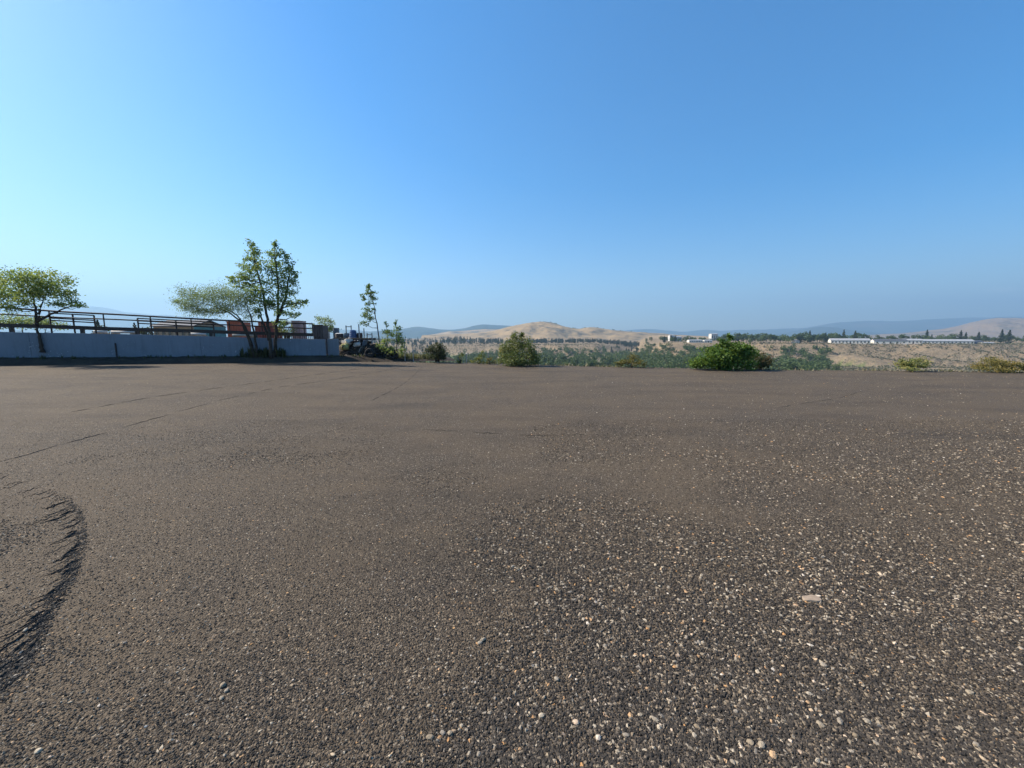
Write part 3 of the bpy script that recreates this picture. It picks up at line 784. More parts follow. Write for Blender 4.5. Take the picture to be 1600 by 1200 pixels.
M['teal'] = worn('teal_paint', (0.07, 0.22, 0.25), (0.06, 0.16, 0.18), 2, 0.55)
M['tanp'] = worn('tan_board', (0.36, 0.28, 0.19), (0.26, 0.20, 0.14), 2, 0.8)
M['rubber'] = worn('rubber', (0.022, 0.022, 0.023), (0.035, 0.033, 0.031), 6, 0.85)
M['sack'] = worn('white_sack', (0.60, 0.59, 0.56), (0.40, 0.38, 0.34), 5, 0.8)
M['yellow'] = worn('yellow_cloth', (0.45, 0.42, 0.16), (0.30, 0.27, 0.12), 5, 0.8)
M['galv'] = worn('galvanised', (0.33, 0.34, 0.35), (0.22, 0.22, 0.23), 4, 0.45, 0.6)
M['glass'] = NT('window_glass').fin((0.02, 0.025, 0.03), 0.12, spec=0.6)
def gz(p): return HX(p[0], p[1])

def bin_box(name, label, cat, px0, px1, ytop, Y, mat, depth=1.0, ribs=5, group=None, lid=None, zb=None):
    a = at(px0, ytop, Y); b = at(px1, ytop, Y); w = b[0] - a[0]; cx = (a[0] + b[0]) / 2
    z0 = gz((cx, Y)) - 0.03 if zb is None else zb; z1 = a[2]
    e = empty(name, (cx, Y + depth / 2, z0)); tag(e, label, cat, group)
    t = 0.04
    bm_ = MB()
    bm_.box((cx, Y + t/2, (z0+z1)/2), (w, t, z1-z0)); bm_.box((cx, Y + depth - t/2, (z0+z1)/2), (w, t, z1-z0))
    bm_.box((cx - w/2 + t/2, Y + depth/2, (z0+z1)/2), (t, depth - 2*t, z1-z0)); bm_.box((cx + w/2 - t/2, Y + depth/2, (z0+z1)/2), (t, depth - 2*t, z1-z0))
    bm_.box((cx, Y + depth/2, z0 + 0.05), (w - 2*t, depth - 2*t, 0.04))
    bm_.build('shell', mat, e)
    for i in range(ribs):
        x = cx - w/2 + (i + 0.5) * w / ribs
        MB().box((x, Y - 0.018, (z0+z1)/2 - 0.03), (0.05, 0.036, z1-z0-0.1)).build('rib', mat, e)
    MB().box((cx, Y - 0.01, z1 + 0.02), (w + 0.06, 0.10, 0.06)).build('rim', mat, e)
    if lid: MB().box((cx, Y + depth/2 + 0.06, z1 + 0.03), (w + 0.02, depth - 0.03, 0.045), 0, 0.03).build('lid', lid, e)
    return e
bin_box('steel_bin', 'brown grey ribbed bin standing past the railing end', 'bin', 488.5, 504, 508.5, 27.2, M['brownbin'], 0.8, 4)
bin_box('steel_bin', 'pink grey tall bin behind the railing beside the broad poplar', 'bin', 455, 468, 502, 29, M['pinkgrey'], 0.9, 3, lid=M['pinkgrey'])
bin_box('skip', 'orange ribbed skip seen between leaning tree stems behind the railing', 'skip', 354, 374, 503, 33, M['orange'], 1.4, 5)
bin_box('skip', 'orange brown ribbed skip behind the poplars and railing', 'skip', 403, 419, 503, 32, M['orange'], 1.2, 4)
bin_box('trailer_box', 'maroon low trailer box behind the railing between the tree trunks', 'trailer', 398, 424, 511, 29.5, M['maroon'], 1.3, 6)
bin_box('shipping_container', 'teal shipping container behind the pipe gate', 'container', 303, 333, 510.5, 60, M['teal'], 2.6, 12, lid=M['teal'])

def gable(name, label, px0, px1, ytop, Y, wallm, roofm, depth, hw, nwin=4, group=None, door=True, cat='building', rise=0.9, zb=None, rot=0.0):
    a = at(px0, ytop, Y); b = at(px1, ytop, Y); w = b[0] - a[0]; cx = (a[0]+b[0])/2
    z0 = (min(gz((a[0], Y)), gz((b[0], Y)), gz((cx, Y + depth))) - 0.4) if zb is None else zb
    z1 = a[2] - rise
    e = empty(name, (cx, Y + depth/2, z0)); tag(e, label, cat, group)
    x0, x1 = cx - w/2, cx + w/2; y0_, y1_ = Y, Y + depth; ym = Y + depth/2
    v = [[x0,y0_,z0],[x1,y0_,z0],[x1,y1_,z0],[x0,y1_,z0],[x0,y0_,z1],[x1,y0_,z1],[x1,y1_,z1],[x0,y1_,z1],[x0,ym,z1+rise*0.93],[x1,ym,z1+rise*0.93]]
    MB().add(v, [(0,1,5,4),(2,3,7,6),(1,2,6,9,5),(3,0,4,8,7),(0,3,2,1),(4,5,9,8),(6,7,8,9)]).build('wall', wallm, e)
    o_ = hw * 0.12; th = hw * 0.06
    r = MB()
    for ye in (y0_ - o_, y1_ + o_):
        ze = z1 - o_ * rise / (depth/2) + 0.02
        vv = [[x0-o_,ye,ze],[x1+o_,ye,ze],[x1+o_,ym,z1+rise],[x0-o_,ym,z1+rise]]
        vv += [[p[0],p[1],p[2]+th] for p in vv]
        f_ = [(0,1,2,3),(7,6,5,4),(0,4,5,1),(1,5,6,2),(3,2,6,7),(0,3,7,4)]
        r.add(vv, f_ if ye < ym else [q[::-1] for q in f_])
    r.build('roof', roofm, e)
    hz = z1 - (z0 + 0.4); zc = z0 + 0.4 + hz * 0.55
    for i in range(nwin):
        x = x0 + (i + 0.5) * w / nwin
        ww = min(w / nwin * 0.45, hz * 0.55)
        if door and i == nwin // 2:
            MB().box((x, y0_ - 0.03, z0 + 0.4 + hz * 0.38), (ww * 0.8, 0.08, hz * 0.76)).build('door', M['darkp'], e); continue
        g = MB().box((x, y0_ - 0.02, zc), (ww, 0.06, hz * 0.42)).build('window', M['glass'], e)
        g['_o'] = tuple(e.location)
        fr = MB(); t = ww * 0.07
        for sx in (-1, 1): fr.box((x + sx * ww/2, y0_ - 0.05, zc), (t, 0.1, hz * 0.42 + t))
        for sz in (-1, 1): fr.box((x, y0_ - 0.055, zc + sz * hz * 0.21), (ww, 0.1, t))
        fr.build('frame', wallm, g)
    e.rotation_euler.z = -rot; e.scale.x = math.cos(rot)
    return e
M['roofgrey'] = worn('metal_roof', (0.36, 0.37, 0.38), (0.28, 0.28, 0.29), 0.3, 0.5)
M['roofdark'] = worn('dark_roof', (0.10, 0.105, 0.115), (0.07, 0.07, 0.08), 0.3, 0.6)
M['wallwhite'] = worn('white_siding', (0.74, 0.71, 0.64), (0.62, 0.58, 0.5), 0.2, 0.7)
M['wallblue'] = worn('blue_siding', (0.10, 0.14, 0.22), None, 0.3, 0.7)
gable('shed', 'long low brown shed with a dark roof seen through the pipe railing', 238, 300, 500, 75, M['tanp'], M['roofdark'], 8, 3, 6, rise=1.2, cat='shed')
# pale pipes lying behind the wall
for i, (p0, p1, y, lab) in enumerate(((146, 168, 518.2, 'short pale pipe lying behind the wall under the railing beam near the first gate'), (174, 216, 518.7, 'long white pipe lying behind the wall under the railing beam'), (298, 322, 522, 'pale pipe behind the wall below the long pipe gate'), (363, 396, 523.2, 'white pipe behind the wall beside the leaning tree stems'))):
    a, b = at(p0, y, 25.5), at(p1, y + 0.6, 26.0)
    e = empty('pipe_bundle', (*((a+b)/2)[:2], gz(a) - 0.02)); tag(e, lab, 'pipe', 'pale pipes behind the wall')
    MB().tube([a, b], 0.09, 10).build('pipe', M['whitep'], e, True)
    for q in (0.15, 0.85):
        c = a * (1-q) + b * q
        MB().box((c[0], c[1], (c[2] - 0.08 + gz(c) - 0.05) / 2), (0.12, 0.5, c[2] - 0.08 - gz(c) + 0.05)).build('support', M['tanp'], e)

def drum(name, label, cat, px, ytop, ybot, wpx, Y, mat, taper=1.0, lid=None, group=None, zb=None):
    a = at(px, ytop, Y); b = at(px, ybot, Y); r = wpx * mpp(Y) / 2
    z0 = b[2] if zb is None else zb; h = a[2] - z0
    e = empty(name, (a[0], Y, z0)); tag(e, label, cat, group)
    pr = [(0.001, 0), (r*0.97, 0), (r, 0.02)]
    for k_ in range(1, 4): 
        rr = r * (1 + (taper - 1) * k_/4); zk = h * k_/4
        pr += [(rr, zk - 0.03), (rr * 1.03, zk - 0.012), (rr * 1.03, zk + 0.012), (rr, zk + 0.03)]
    pr += [(r*taper, h*0.97), (r*taper*1.03, h*0.98), (r*taper*1.03, h), (r*taper*0.93, h), (r*taper*0.93, h - 0.03), (0.001, h - 0.02)]
    MB().lathe((a[0], Y, z0), pr, 22).build('body', mat, e, False)
    if lid: MB().lathe((a[0], Y, z0 + h - 0.02), [(0.001, 0.07), (r*taper*0.5, 0.065), (r*taper*0.95, 0.03), (r*taper*0.98, 0.0), (0.001, 0.0)][::-1], 22).build('lid', lid, e)
    return e
PLAT = float(zpx(528.6, 26.2))
# rack: posts and a beam platform carrying the tubs
rk = empty('storage_rack', (at(560, 528, 26)[0], 26, gz(at(560, 528, 26)))); tag(rk, 'tall steel storage rack with upright posts and a long shelf in the junk yard', 'rack')
for px, yt, dY in ((540.5, 508.5, 0.7), (548.5, 508.5, 0.7), (560.5, 506.5, -0.35), (568.5, 513, -0.35), (573.5, 520.5, 0.7), (581, 520, -0.35), (532, 527, -0.35)):
    a = at(px, yt, 26 + dY); z0 = gz(a) - 0.1
    MB().box((a[0], a[1], (a[2] + z0)/2), (0.055, 0.055, a[2] - z0)).build('post', M['galv'], rk)
for p0, p1, y, dY in ((540.5, 548.5, 510.5, 0.7), (573.5, 581.5, 523, 0.7)):
    a, b = at(p0, y, 26 + dY), at(p1, y, 26 + dY)
    MB().box((a + b) / 2, (b[0] - a[0], 0.04, 0.05)).build('brace', M['galv'], rk)
a, b = at(524, 528, 26), at(582, 528, 26)
for dY in (-0.4, 0.15, 0.65):
    MB().box(((a[0]+b[0])/2, 26 + dY, PLAT - 0.06), (b[0]-a[0], 0.08, 0.11)).build('beam', M['darkp'], rk)
for i in range(9):
    x = a[0] + (i + 0.5) * (b[0] - a[0]) / 9
    MB().box((x, 26.12, PLAT + 0.012), (0.2, 1.15, 0.03)).build('deck_board', M['tanp'], rk)
PZ = PLAT + 0.027
drum('tub', 'blue tapered hopper upside down on the rack shelf', 'hopper', 551.5, 516.5, 528, 12.5, 26.1, M['bluep'], 0.72, M['bluep'], zb=PZ)
drum('tub', 'pale blue grey tub on the rack shelf beside the blue hopper', 'tub', 541.5, 520.5, 528, 8, 26.2, M['bluegrey'], 0.95, zb=PZ)
drum('drum', 'dark steel drum on the rack shelf beside the tall post', 'drum', 562, 520.2, 528, 8, 26.2, M['darkp'], 1.0, zb=PZ)
drum('tub', 'squat dark round tank with a pale rim on the rack end', 'tank', 530, 521.5, 528, 12.5, 26.0, M['darkp'], 0.97, M['whitep'], zb=PZ)
drum('drum', 'blue grey drum standing behind the squat dark tank', 'drum', 525, 512.5, 524, 9, 28.0, M['bluegrey'], 1.0, zb=gz(at(525, 524, 28)))
drum('drum', 'tall dark drum wedged behind the rack shelf end', 'drum', 577, 533, 556, 9, 26.9, M['darkp'], 1.0, zb=gz(at(577, 545, 26.9)))
drum('drum', 'plain white plastic drum behind the wall end beside the brown bin', 'drum', 510, 518.5, 530, 10, 28.2, M['whitep'], 1.0, M['darkp'], zb=gz(at(510, 524, 28.2)))

def tyre(name, label, p, r, w, axis='z', group=None):
    e = empty(name, p); tag(e, label, 'tyre', group)
    c = (p[0], p[1], p[2] + (w/2 if axis == 'z' else r))
    prof = [(r*0.58, -w*0.42), (r*0.72, -w*0.5), (r*0.93, -w*0.46), (r, -w*0.3), (r, w*0.3), (r*0.93, w*0.46), (r*0.72, w*0.5), (r*0.58, w*0.42), (r*0.60, 0), (r*0.58, -w*0.42)]
    MB().lathe(c, prof, 24, axis).build('carcass', M['rubber'], e, True)
    tr = MB()
    for i in range(28):
        an = i * 2 * math.pi / 28
        d_ = np.array([math.cos(an), math.sin(an)]) * r * 1.005
        pos = [d_[0], d_[1], 0]; 
        if axis == 'y': pos = [d_[0], 0, d_[1]]
        if axis == 'x': pos = [0, d_[0], d_[1]]
        sz = (r*0.06, r*0.09, w*0.55)
        if axis == 'z': tr.box(np.array(c) + pos, sz, an)
        else:
            q = np.array(c) + pos
            tr.box(q, (r*0.09, w*0.55, r*0.09) if axis == 'y' else (w*0.55, r*0.09, r*0.09))
    tr.build('tread', M['rubber'], e)
    return e
for px, n_, Y, r, wd in ((587.5, 6, 25.4, 0.33, 0.2), (597, 4, 25.9, 0.34, 0.21), (606, 5, 25.3, 0.31, 0.2), (577, 3, 25.0, 0.36, 0.22)):
    a = at(px, 550, Y); z = gz(a)
    for i in range(n_):
        tyre('tyre', {587.5: 'black tyre in the six high stack between the rack and the slender tree', 597: 'black tyre in the four high stack behind the slender trunk', 606: 'black tyre in the five high stack under the young pointed tree', 577: 'black tyre in the three high stack under the rack shelf end'}[px],
             (a[0] + rng.uniform(-0.04, 0.04), Y + rng.uniform(-0.04, 0.04), z - 0.02 + i * (wd * 0.98)), r * rng.uniform(0.96, 1.03), wd, 'z', f'tyre stack of {n_}')
for px, Y, r, lab in ((578, 24.35, 0.30, 'black tyre standing upright on the bank before the rack'), (613, 24.9, 0.29, 'black tyre standing upright beside the end sapling')):
    s = s_at(px, 0.6); a = at(px, 555, Y)
    tyre('tyre', lab, (a[0], Y, max(gz(a), bankz(s) - 0.02) - 0.03), r, 0.19, 'y')

def sack(name, label, px, py, wpx, hpx, Y, mat, cat='sack', seed=1):
    c = at(px, py, Y); rx, rz = wpx * mpp(Y) / 2, hpx * mpp(Y) / 2
    nu, nv = 20, 12
    th, ph = np.meshgrid(np.arange(nu) * 2 * math.pi / nu, np.linspace(0.02, math.pi - 0.02, nv))
    d = np.stack([np.cos(th)*np.sin(ph), np.sin(th)*np.sin(ph), np.cos(ph)], -1).reshape(-1, 3)
    dd_ = np.sign(d) * np.abs(d) ** 0.75
    k = 0.55 + 0.95 * (fbm(d[:, 0]*1.7 + d[:, 2]*1.3 + seed*7, d[:, 1]*1.9 + d[:, 2]*2.3 + seed, seed, 4))
    d = d * np.array([1, 1, 0.9])
    v = dd_ * k[:, None] * np.array([rx, rx * 0.8, rz])
    v[:, 2] -= v[:, 2].min()
    z0 = heapz(c[0], Y) - 0.04
    e = empty(name, (c[0], Y, z0)); tag(e, label, cat)
    f = []
    for i in range(nv-1):
        for j in range(nu): f.append((i*nu+j, (i+1)*nu+j, (i+1)*nu+(j+1) % nu, i*nu+(j+1) % nu))
    f += [tuple(range(nu)), tuple(((nv-1)*nu + j) for j in range(nu))[::-1]]
    MB().add(v + np.array([c[0], Y, z0]), f).build('bag', mat, e, True)
    MB().tube([(c[0], Y, z0 + v[:, 2].max() - 0.05), (c[0] + 0.03, Y, z0 + v[:, 2].max() + 0.06), (c[0] + 0.08, Y - 0.02, z0 + v[:, 2].max() + 0.10)], [0.04, 0.016, 0.03], 7).build('knot', mat, e, True)
    return e
# heap of scrap between the wall end and the tyres: each piece that shows is its own thing, standing on a low soil mound
hp = []
hx0, hx1 = at(528, 545, 25.6)[0], at(592, 545, 25.6)[0]
gx, gy = np.meshgrid(np.linspace(hx0 - 0.3, hx1 + 0.6, 50), np.linspace(24.7, 27.2, 24))
gzv = H(gx / gy, gy)
hm = gzv - 0.06 + 1.05 * sm(0, 0.25, (gx - hx0 + 0.3) / (hx1 - hx0 + 0.9)) * (1 - sm(0.45, 1, (gx - hx0 + 0.3) / (hx1 - hx0 + 0.9))) * sm(0, 0.55, (gy - 24.7) / 1.7) * (1 - sm(0.7, 1, (gy - 24.7) / 2.5)) * (0.75 + 0.5 * fbm(gx * 1.7, gy * 1.7, 81, 4))
md = grid_mesh('soil_heap', np.stack([gx, gy, hm], -1).reshape(-1, 3), 24, 50, M['bank']); tag(md, kind='structure')
def heapz(x, y):
    i = int(np.clip(np.searchsorted(gy[:, 0], y), 0, 23)); j = int(np.clip(np.searchsorted(gx[0], x), 0, 49)); return float(hm[i, j])
sack('sack', 'white sack slumped on top of the scrap heap', 545, 539, 11, 9, 25.5, M['sack'], seed=2)
sack('sack', 'yellow green bundle in the middle of the scrap heap', 540, 545, 11, 10, 25.25, M['yellow'], 'bundle', 3)
sack('sack', 'small white bag at the foot of the scrap heap', 555.5, 553.5, 8, 4.5, 24.95, M['sack'], seed=5)
sack('sack', 'grey white sack lying beside the tall rack post', 558, 540, 10, 7, 25.45, M['whitep'], seed=7)
sack('sack', 'tan crumpled sack against the wall end', 533, 541, 6, 8, 25.8, M['tanp'], seed=9)
SCRAP = [('bent dark steel beam sticking out of the scrap heap', 'beam', 536, 550, 20, 0.5, 'rust'), ('grey sheet of metal leaning on the scrap heap', 'sheet', 565, 546, 9, 1.1, 'galv'), ('dark board leaning across the scrap heap foot', 'board', 548, 551, 16, -0.35, 'darkp'),
         ('rusty plate propped under the rack shelf', 'plate', 553, 534, 10, 0.2, 'rust'), ('pale plank lying on the bank under the tyre stacks', 'plank', 606, 557, 14, 0.03, 'whitep'), ('blue grey sheet under the rack between the posts', 'sheet', 570, 536, 8, 1.3, 'bluegrey')]
for lab, cat, px, py, L_, tl, mt in SCRAP:
    Y = 25.3; c = at(px, py, Y); w = L_ * mpp(Y)
    e = empty('scrap_' + cat, (c[0], Y, max(heapz(c[0], Y), gz(c)))); tag(e, lab, cat)
    MB().box(c, (w, 0.10 if cat in ('beam', 'plank', 'board') else 0.5, 0.10 if cat == 'beam' else 0.035), rng.uniform(-0.4, 0.4), -tl, 0.008).build('blade' if cat == 'plate' else 'web', M[mt], e)
    MB().box(c + np.array([0, -0.055, 0.03]), (w * 0.96, 0.02, 0.06), 0.1, -tl).build('lip', M[mt], e)
# loose tangle of rods and offcuts: nobody could count it
tg = MB()
for _ in range(110):
    x = rng.uniform(hx0 - 0.1, hx1 + 1.2); y = rng.uniform(24.9, 26.3); z = heapz(x, y) if x < hx1 else HX(x, y)
    l = rng.uniform(0.15, 0.9); a_ = rng.uniform(0, 6.28); el = rng.uniform(-0.1, 0.9)
    d_ = np.array([math.cos(a_)*math.cos(el), math.sin(a_)*math.cos(el)*0.6, math.sin(el)]) * l
    if rng.random() < 0.6: tg.tube([(x, y, z - 0.02), np.array([x, y, z]) + d_*0.5 + rng.normal(size=3)*0.03, np.array([x, y, z]) + d_], rng.uniform(0.008, 0.03), 5)
    else: tg.box(np.array([x, y, z]) + d_*0.3, (l*0.6, rng.uniform(0.05, 0.25), rng.uniform(0.02, 0.12)), a_, -el, 0.01)
o = tg.build('scrap_tangle', M['darkp']); tag(o, 'dark tangle of scrap rods and offcuts under the rack', kind='stuff')
# two thin fence remains at the lot edge
for px, yt, Y, lab in ((645, 536, 24.6, 'thin grey fence post past the end sapling'), (763, 551, 22.7, 'thin dark fence post between two weed shrubs'), (729, 553, 23.2, 'thin leaning fence post beside the narrow weed shrub'), (632, 534, 25.0, 'thin fence post holding a pale top rail beside the end sapling')):
    a = at(px, yt, Y); z0 = gz(a) - 0.3
    e = empty('fence_post', (a[0], Y, z0)); tag(e, lab, 'post')
    MB().tube([(a[0], Y, z0), a], 0.03, 8).build('pole', M['galv'], e); MB().lathe((a[0], Y, a[2]), [(0.04, -0.02), (0.04, 0.02), (0.02, 0.05), (0.001, 0.055)], 10).build('cap', M['galv'], e)
    if px == 632:
        b = at(603, 534.5, Y + 0.2); MB().tube([a + [0, 0, -0.03], b], 0.022, 8).build('rail', M['whitep'], e)
        MB().tube([b, (b[0], b[1], gz(b) - 0.2)], 0.03, 8).build('pole', M['galv'], e)

# ------------------------------------------------------------------ far buildings
gable('long_building', 'long white building with grey metal roof, lowest roof of the row on the bluff', 1306, 1360, 529, 570, M['wallwhite'], M['roofgrey'], 14, 4, 11, rise=2.6, rot=R(26))
gable('long_building', 'white building with dark blue grey roof and small roof vent on the bluff', 1374, 1418, 530, 566, M['wallwhite'], M['roofdark'], 14, 4, 5, rise=2.4, rot=R(26))
gable('long_building', 'short cream wing joined to the dark roofed building on the bluff', 1419, 1443, 529.5, 572, M['wallwhite'], M['roofgrey'], 12, 4, 5, rise=2.2, rot=R(26))
gable('long_building', 'longest white building with many dark windows on the bluff', 1444, 1517, 530.3, 566, M['wallwhite'], M['roofgrey'], 14, 4, 15, rise=2.4, rot=R(26))
gable('shed', 'dark blue shed next to the longest white building', 1518, 1537, 532, 580, M['wallblue'], M['roofdark'], 9, 3, 2, rise=1.6, cat='shed')
gable('shed', 'low white shed past the dark blue shed', 1538, 1556, 534.8, 566, M['whitep'], M['roofgrey'], 8, 3, 3, rise=1.0, cat='shed')
gable('farm_building', 'tall narrow white block joined to a low white building on the plateau', 1047, 1053, 523.3, 760, M['whitep'], M['roofgrey'], 10, 4, 2, rise=1.0)
gable('farm_building', 'low white building beside the tall narrow white block', 1053.4, 1065, 525.5, 762, M['whitep'], M['roofgrey'], 10, 4, 4, rise=1.2)
gable('farm_building', 'boxy white building on the skyline beyond the big green bush', 1112, 1122, 521.2, 820, M['whitep'], M['roofgrey'], 12, 5, 3, rise=1.0)
gable('farm_building', 'long low cream building at the brow of the golden slope', 1077, 1098, 530.8, 655, M['wallwhite'], M['roofgrey'], 9, 4, 6, rise=1.2)
gable('farm_building', 'short low cream building beside the big green bush top', 1101, 1113, 531, 655, M['wallwhite'], M['roofgrey'], 9, 4, 3, rise=1.2)
gable('house', 'small pale house among the trees of the bluff', 1243, 1250, 531, 610, M['wallwhite'], M['roofgrey'], 9, 3, 3, cat='house', rise=2)
gable('house', 'small white house with a dark roof on the skyline trees', 1245, 1251, 525, 690, M['whitep'], M['roofdark'], 9, 3, 3, cat='house', rise=2)
for i, px in enumerate((694, 701, 713, 721, 731, 751, 764, 775, 783)):
    gable('house', 'tiny pale house in the distant row below the dark wood', px - 1.7, px + 1.7 + (i % 3) * 0.6, 531.6 + (i % 2) * 0.6, 1120 + 14 * (i % 4), M['whitep'], M['roofgrey'] if i % 2 else M['roofdark'], 9, 3, 2, cat='house', rise=1.6, group='distant houses on the far plateau')

# ------------------------------------------------------------------ far trees
M['far_dec'] = leafmat('far_broadleaf', [(0.0, (0.030, 0.054, 0.019)), (0.55, (0.061, 0.097, 0.030)), (1.0, (0.128, 0.162, 0.049))], 0.25, 0.7)
M['far_con'] = leafmat('far_conifer', [(0.0, (0.014, 0.024, 0.014)), (1.0, (0.035, 0.050, 0.026))], 0.1, 0.7)
def far_crown(kind, n=420, seed=1):
    r_ = np.random.default_rng(seed)
    if kind == 'con':
        z = 0.08 + 0.92 * r_.random(n) ** 1.3; rad = (1.02 - z) * 0.27 * (0.55 + 0.6 * (np.sin(z * 40) > 0)) * np.sqrt(r_.uniform(0.2, 1, n)); a = r_.uniform(0, 6.283, n)
        C = np.stack([rad*np.cos(a), rad*np.sin(a), z], 1); t = r_.random(n)
    else:
        nb = 13; cs = r_.normal(size=(nb, 3)); cs /= np.linalg.norm(cs, axis=1)[:, None]
        w, h0, h1 = {'dec': (0.36, 0.50, 0.40), 'wide': (0.48, 0.46, 0.38), 'tall': (0.2, 0.56, 0.40)}[kind]
        cs = cs * r_.uniform(0.45, 0.8, nb)[:, None] * np.array([w, w, h1]) + np.array([0, 0, h0])
        j = r_.integers(0, nb, n); d = r_.normal(size=(n, 3)); d /= np.linalg.norm(d, axis=1)[:, None]
        C = cs[j] + d * (r_.uniform(0.4, 1, n) ** 0.5)[:, None] * 0.40 * np.array([w, w, h1 * 0.95])
        t = r_.uniform(0.1, 0.75, nb)[j] + r_.normal(size=n) * 0.15
    return C, t
PROTO = {}
def proto_mesh(kind, seed, mat, n=420, leaf=0.085):
    C, t = far_crown(kind, n, seed)
    o = quads_mesh('crown', C, leaf, mat, None, 0.8, t)
    cm = o.data; bpy.data.objects.remove(o)
    m = MB().tube([(0, 0, -0.06), (0.008, 0, 0.2), (0, 0.006, 0.5)], [0.028, 0.018, 0.008], 6)
    me = bpy.data.meshes.new('trunk'); me.from_pydata(np.concatenate(m.v).tolist(), [], m.f); me.materials.append(M['bark'])
    PROTO.setdefault(kind, []).append((cm, me))
for k_, s_ in (('dec', 1), ('dec', 2), ('dec', 3), ('wide', 4), ('wide', 5), ('tall', 6)): proto_mesh(k_, s_, M['far_dec'])
proto_mesh('con', 7, M['far_con'], 520, 0.075); proto_mesh('con', 8, M['far_con'], 520, 0.075)
def far_tree(kind, X, Y, z, h, label, group, cat='tree', name='tree'):
    cm, tm = PROTO[kind][rng.integers(0, len(PROTO[kind]))]
    e = empty(name, (X, Y, z), rng.uniform(0, 6.28)); e.scale = (h * rng.uniform(0.85, 1.25), h * rng.uniform(0.85, 1.25), h)
    w1 = {'dec': 'round crowned', 'wide': 'broad low crowned', 'tall': 'narrow', 'con': 'pointed'}[kind]
    tag(e, w1 + ' ' + label, cat, group + ', ' + w1)
    for nm, me in (('crown', cm), ('trunk', tm)):
        o = bpy.data.objects.new(nm, me); COL.objects.link(o); o.parent = e
# on the brow of the bluff, behind the white buildings
for px in np.concatenate([np.linspace(1128, 1306, 38), np.linspace(1303, 1612, 40)]):
    Y = rng.uniform(600, 680); px = px + rng.uniform(-3, 3); X = float(upx(px)) * Y
    top = (520 if px < 1350 else 522.5) + rng.uniform(-2.5, 3.0); h = (float(zpx(top, Y)) - HX(X, Y)) * 1.08
    far_tree(['dec', 'dec', 'wide'][rng.integers(0, 3)], X, Y, HX(X, Y) - 0.3, max(5, h), 'green broadleaf tree in the row on the brow of the bluff', 'trees along the brow of the bluff', name='broadleaf_tree')
for px, top in ((1265, 516.5), (1250, 521), (1290, 519.5), (1318, 515), (1336, 516.5), (1448, 515), (1456, 522), (1501, 516), (1509, 519), (1529, 518.5), (1565, 514.5), (1577, 515.5)):
    Y = rng.uniform(600, 650); X = float(upx(px)) * Y; z = HX(X, Y)
    far_tree('con', X, Y, z - 0.3, float(zpx(top, Y)) - z, 'dark conifer rising above the trees on the brow of the bluff', 'conifers on the brow of the bluff', name='conifer')
# valley woods: individuals
cnt = 0
for _ in range(2600):
    if cnt >= 150: break
    px = rng.uniform(690, 1250); Y = rng.uniform(235, 720); X = float(upx(px)) * Y; z = HX(X, Y)
    lim = np.interp(px, [690, 800, 860, 930, 1000, 1040, 1090, 1200, 1250], [549, 551, 549, 552, 550, 556, 549, 558, 562])
    row = 600 - F * ((Y * SP + (z - EYE) * CP) / (Y * CP - (z - EYE) * SP))
    h = rng.uniform(10, 19)
    if row - h * F / Y < lim or row - h * F / Y > 574 or fbm(X / 70, Y / 70, 91, 2) < 0.36: continue
    far_tree(['dec', 'wide', 'wide', 'tall'][rng.integers(0, 4)], X, Y, z - 0.4, h, 'leafy green tree in the woods of the valley below the lot', 'trees in the valley', name='valley_tree'); cnt += 1
for px, row, Y, w_ in ((1222, 571, 330, 9), (1236, 568, 350, 11), (1248, 570, 345, 10), (1262, 572, 335, 10), (1275, 574, 330, 9), (1215, 566, 380, 8), (1228, 562, 400, 8), (1305, 572, 340, 8), (1313, 566, 370, 10), (1322, 575, 330, 8), (1334, 577, 325, 6), (1377, 577, 320, 5)):
    X = float(upx(px)) * Y; z = HX(X, Y); far_tree('wide', X, Y, z - 0.4, w_, 'rounded dark green tree on the green flat below the bluff', 'trees on the green flat')
# gully trees between the bluffs
for _ in range(34):
    px = rng.uniform(955, 1075); Y = rng.uniform(660, 900); X = float(upx(px)) * Y; z = HX(X, Y)
    far_tree('con' if rng.random() < 0.45 else 'dec', X, Y, z - 0.3, rng.uniform(7, 14), 'dark tree in the gully between the two bluffs', 'trees in the gully', name='gully_tree')
for _ in range(26):
    px = rng.uniform(1040, 1135); Y = rng.uniform(690, 850); X = float(upx(px)) * Y; z = HX(X, Y)
    far_tree('dec' if rng.random() < 0.8 else 'con', X, Y, z - 0.3, rng.uniform(6, 11), 'tree among the white farm buildings on the plateau', 'trees round the farm buildings')
for px in (1104, 1108, 1112, 1116, 1120, 1124, 1128, 1050, 1055, 1060, 1066, 1072):
    Y = 735 if px < 1100 else 785; X = float(upx(px)) * Y; z = HX(X, Y)
    far_tree('wide', X, Y, z - 0.3, rng.uniform(4.5, 7), 'low round tree screening the foot of a white farm building', 'low trees before the farm buildings', name='low_tree')
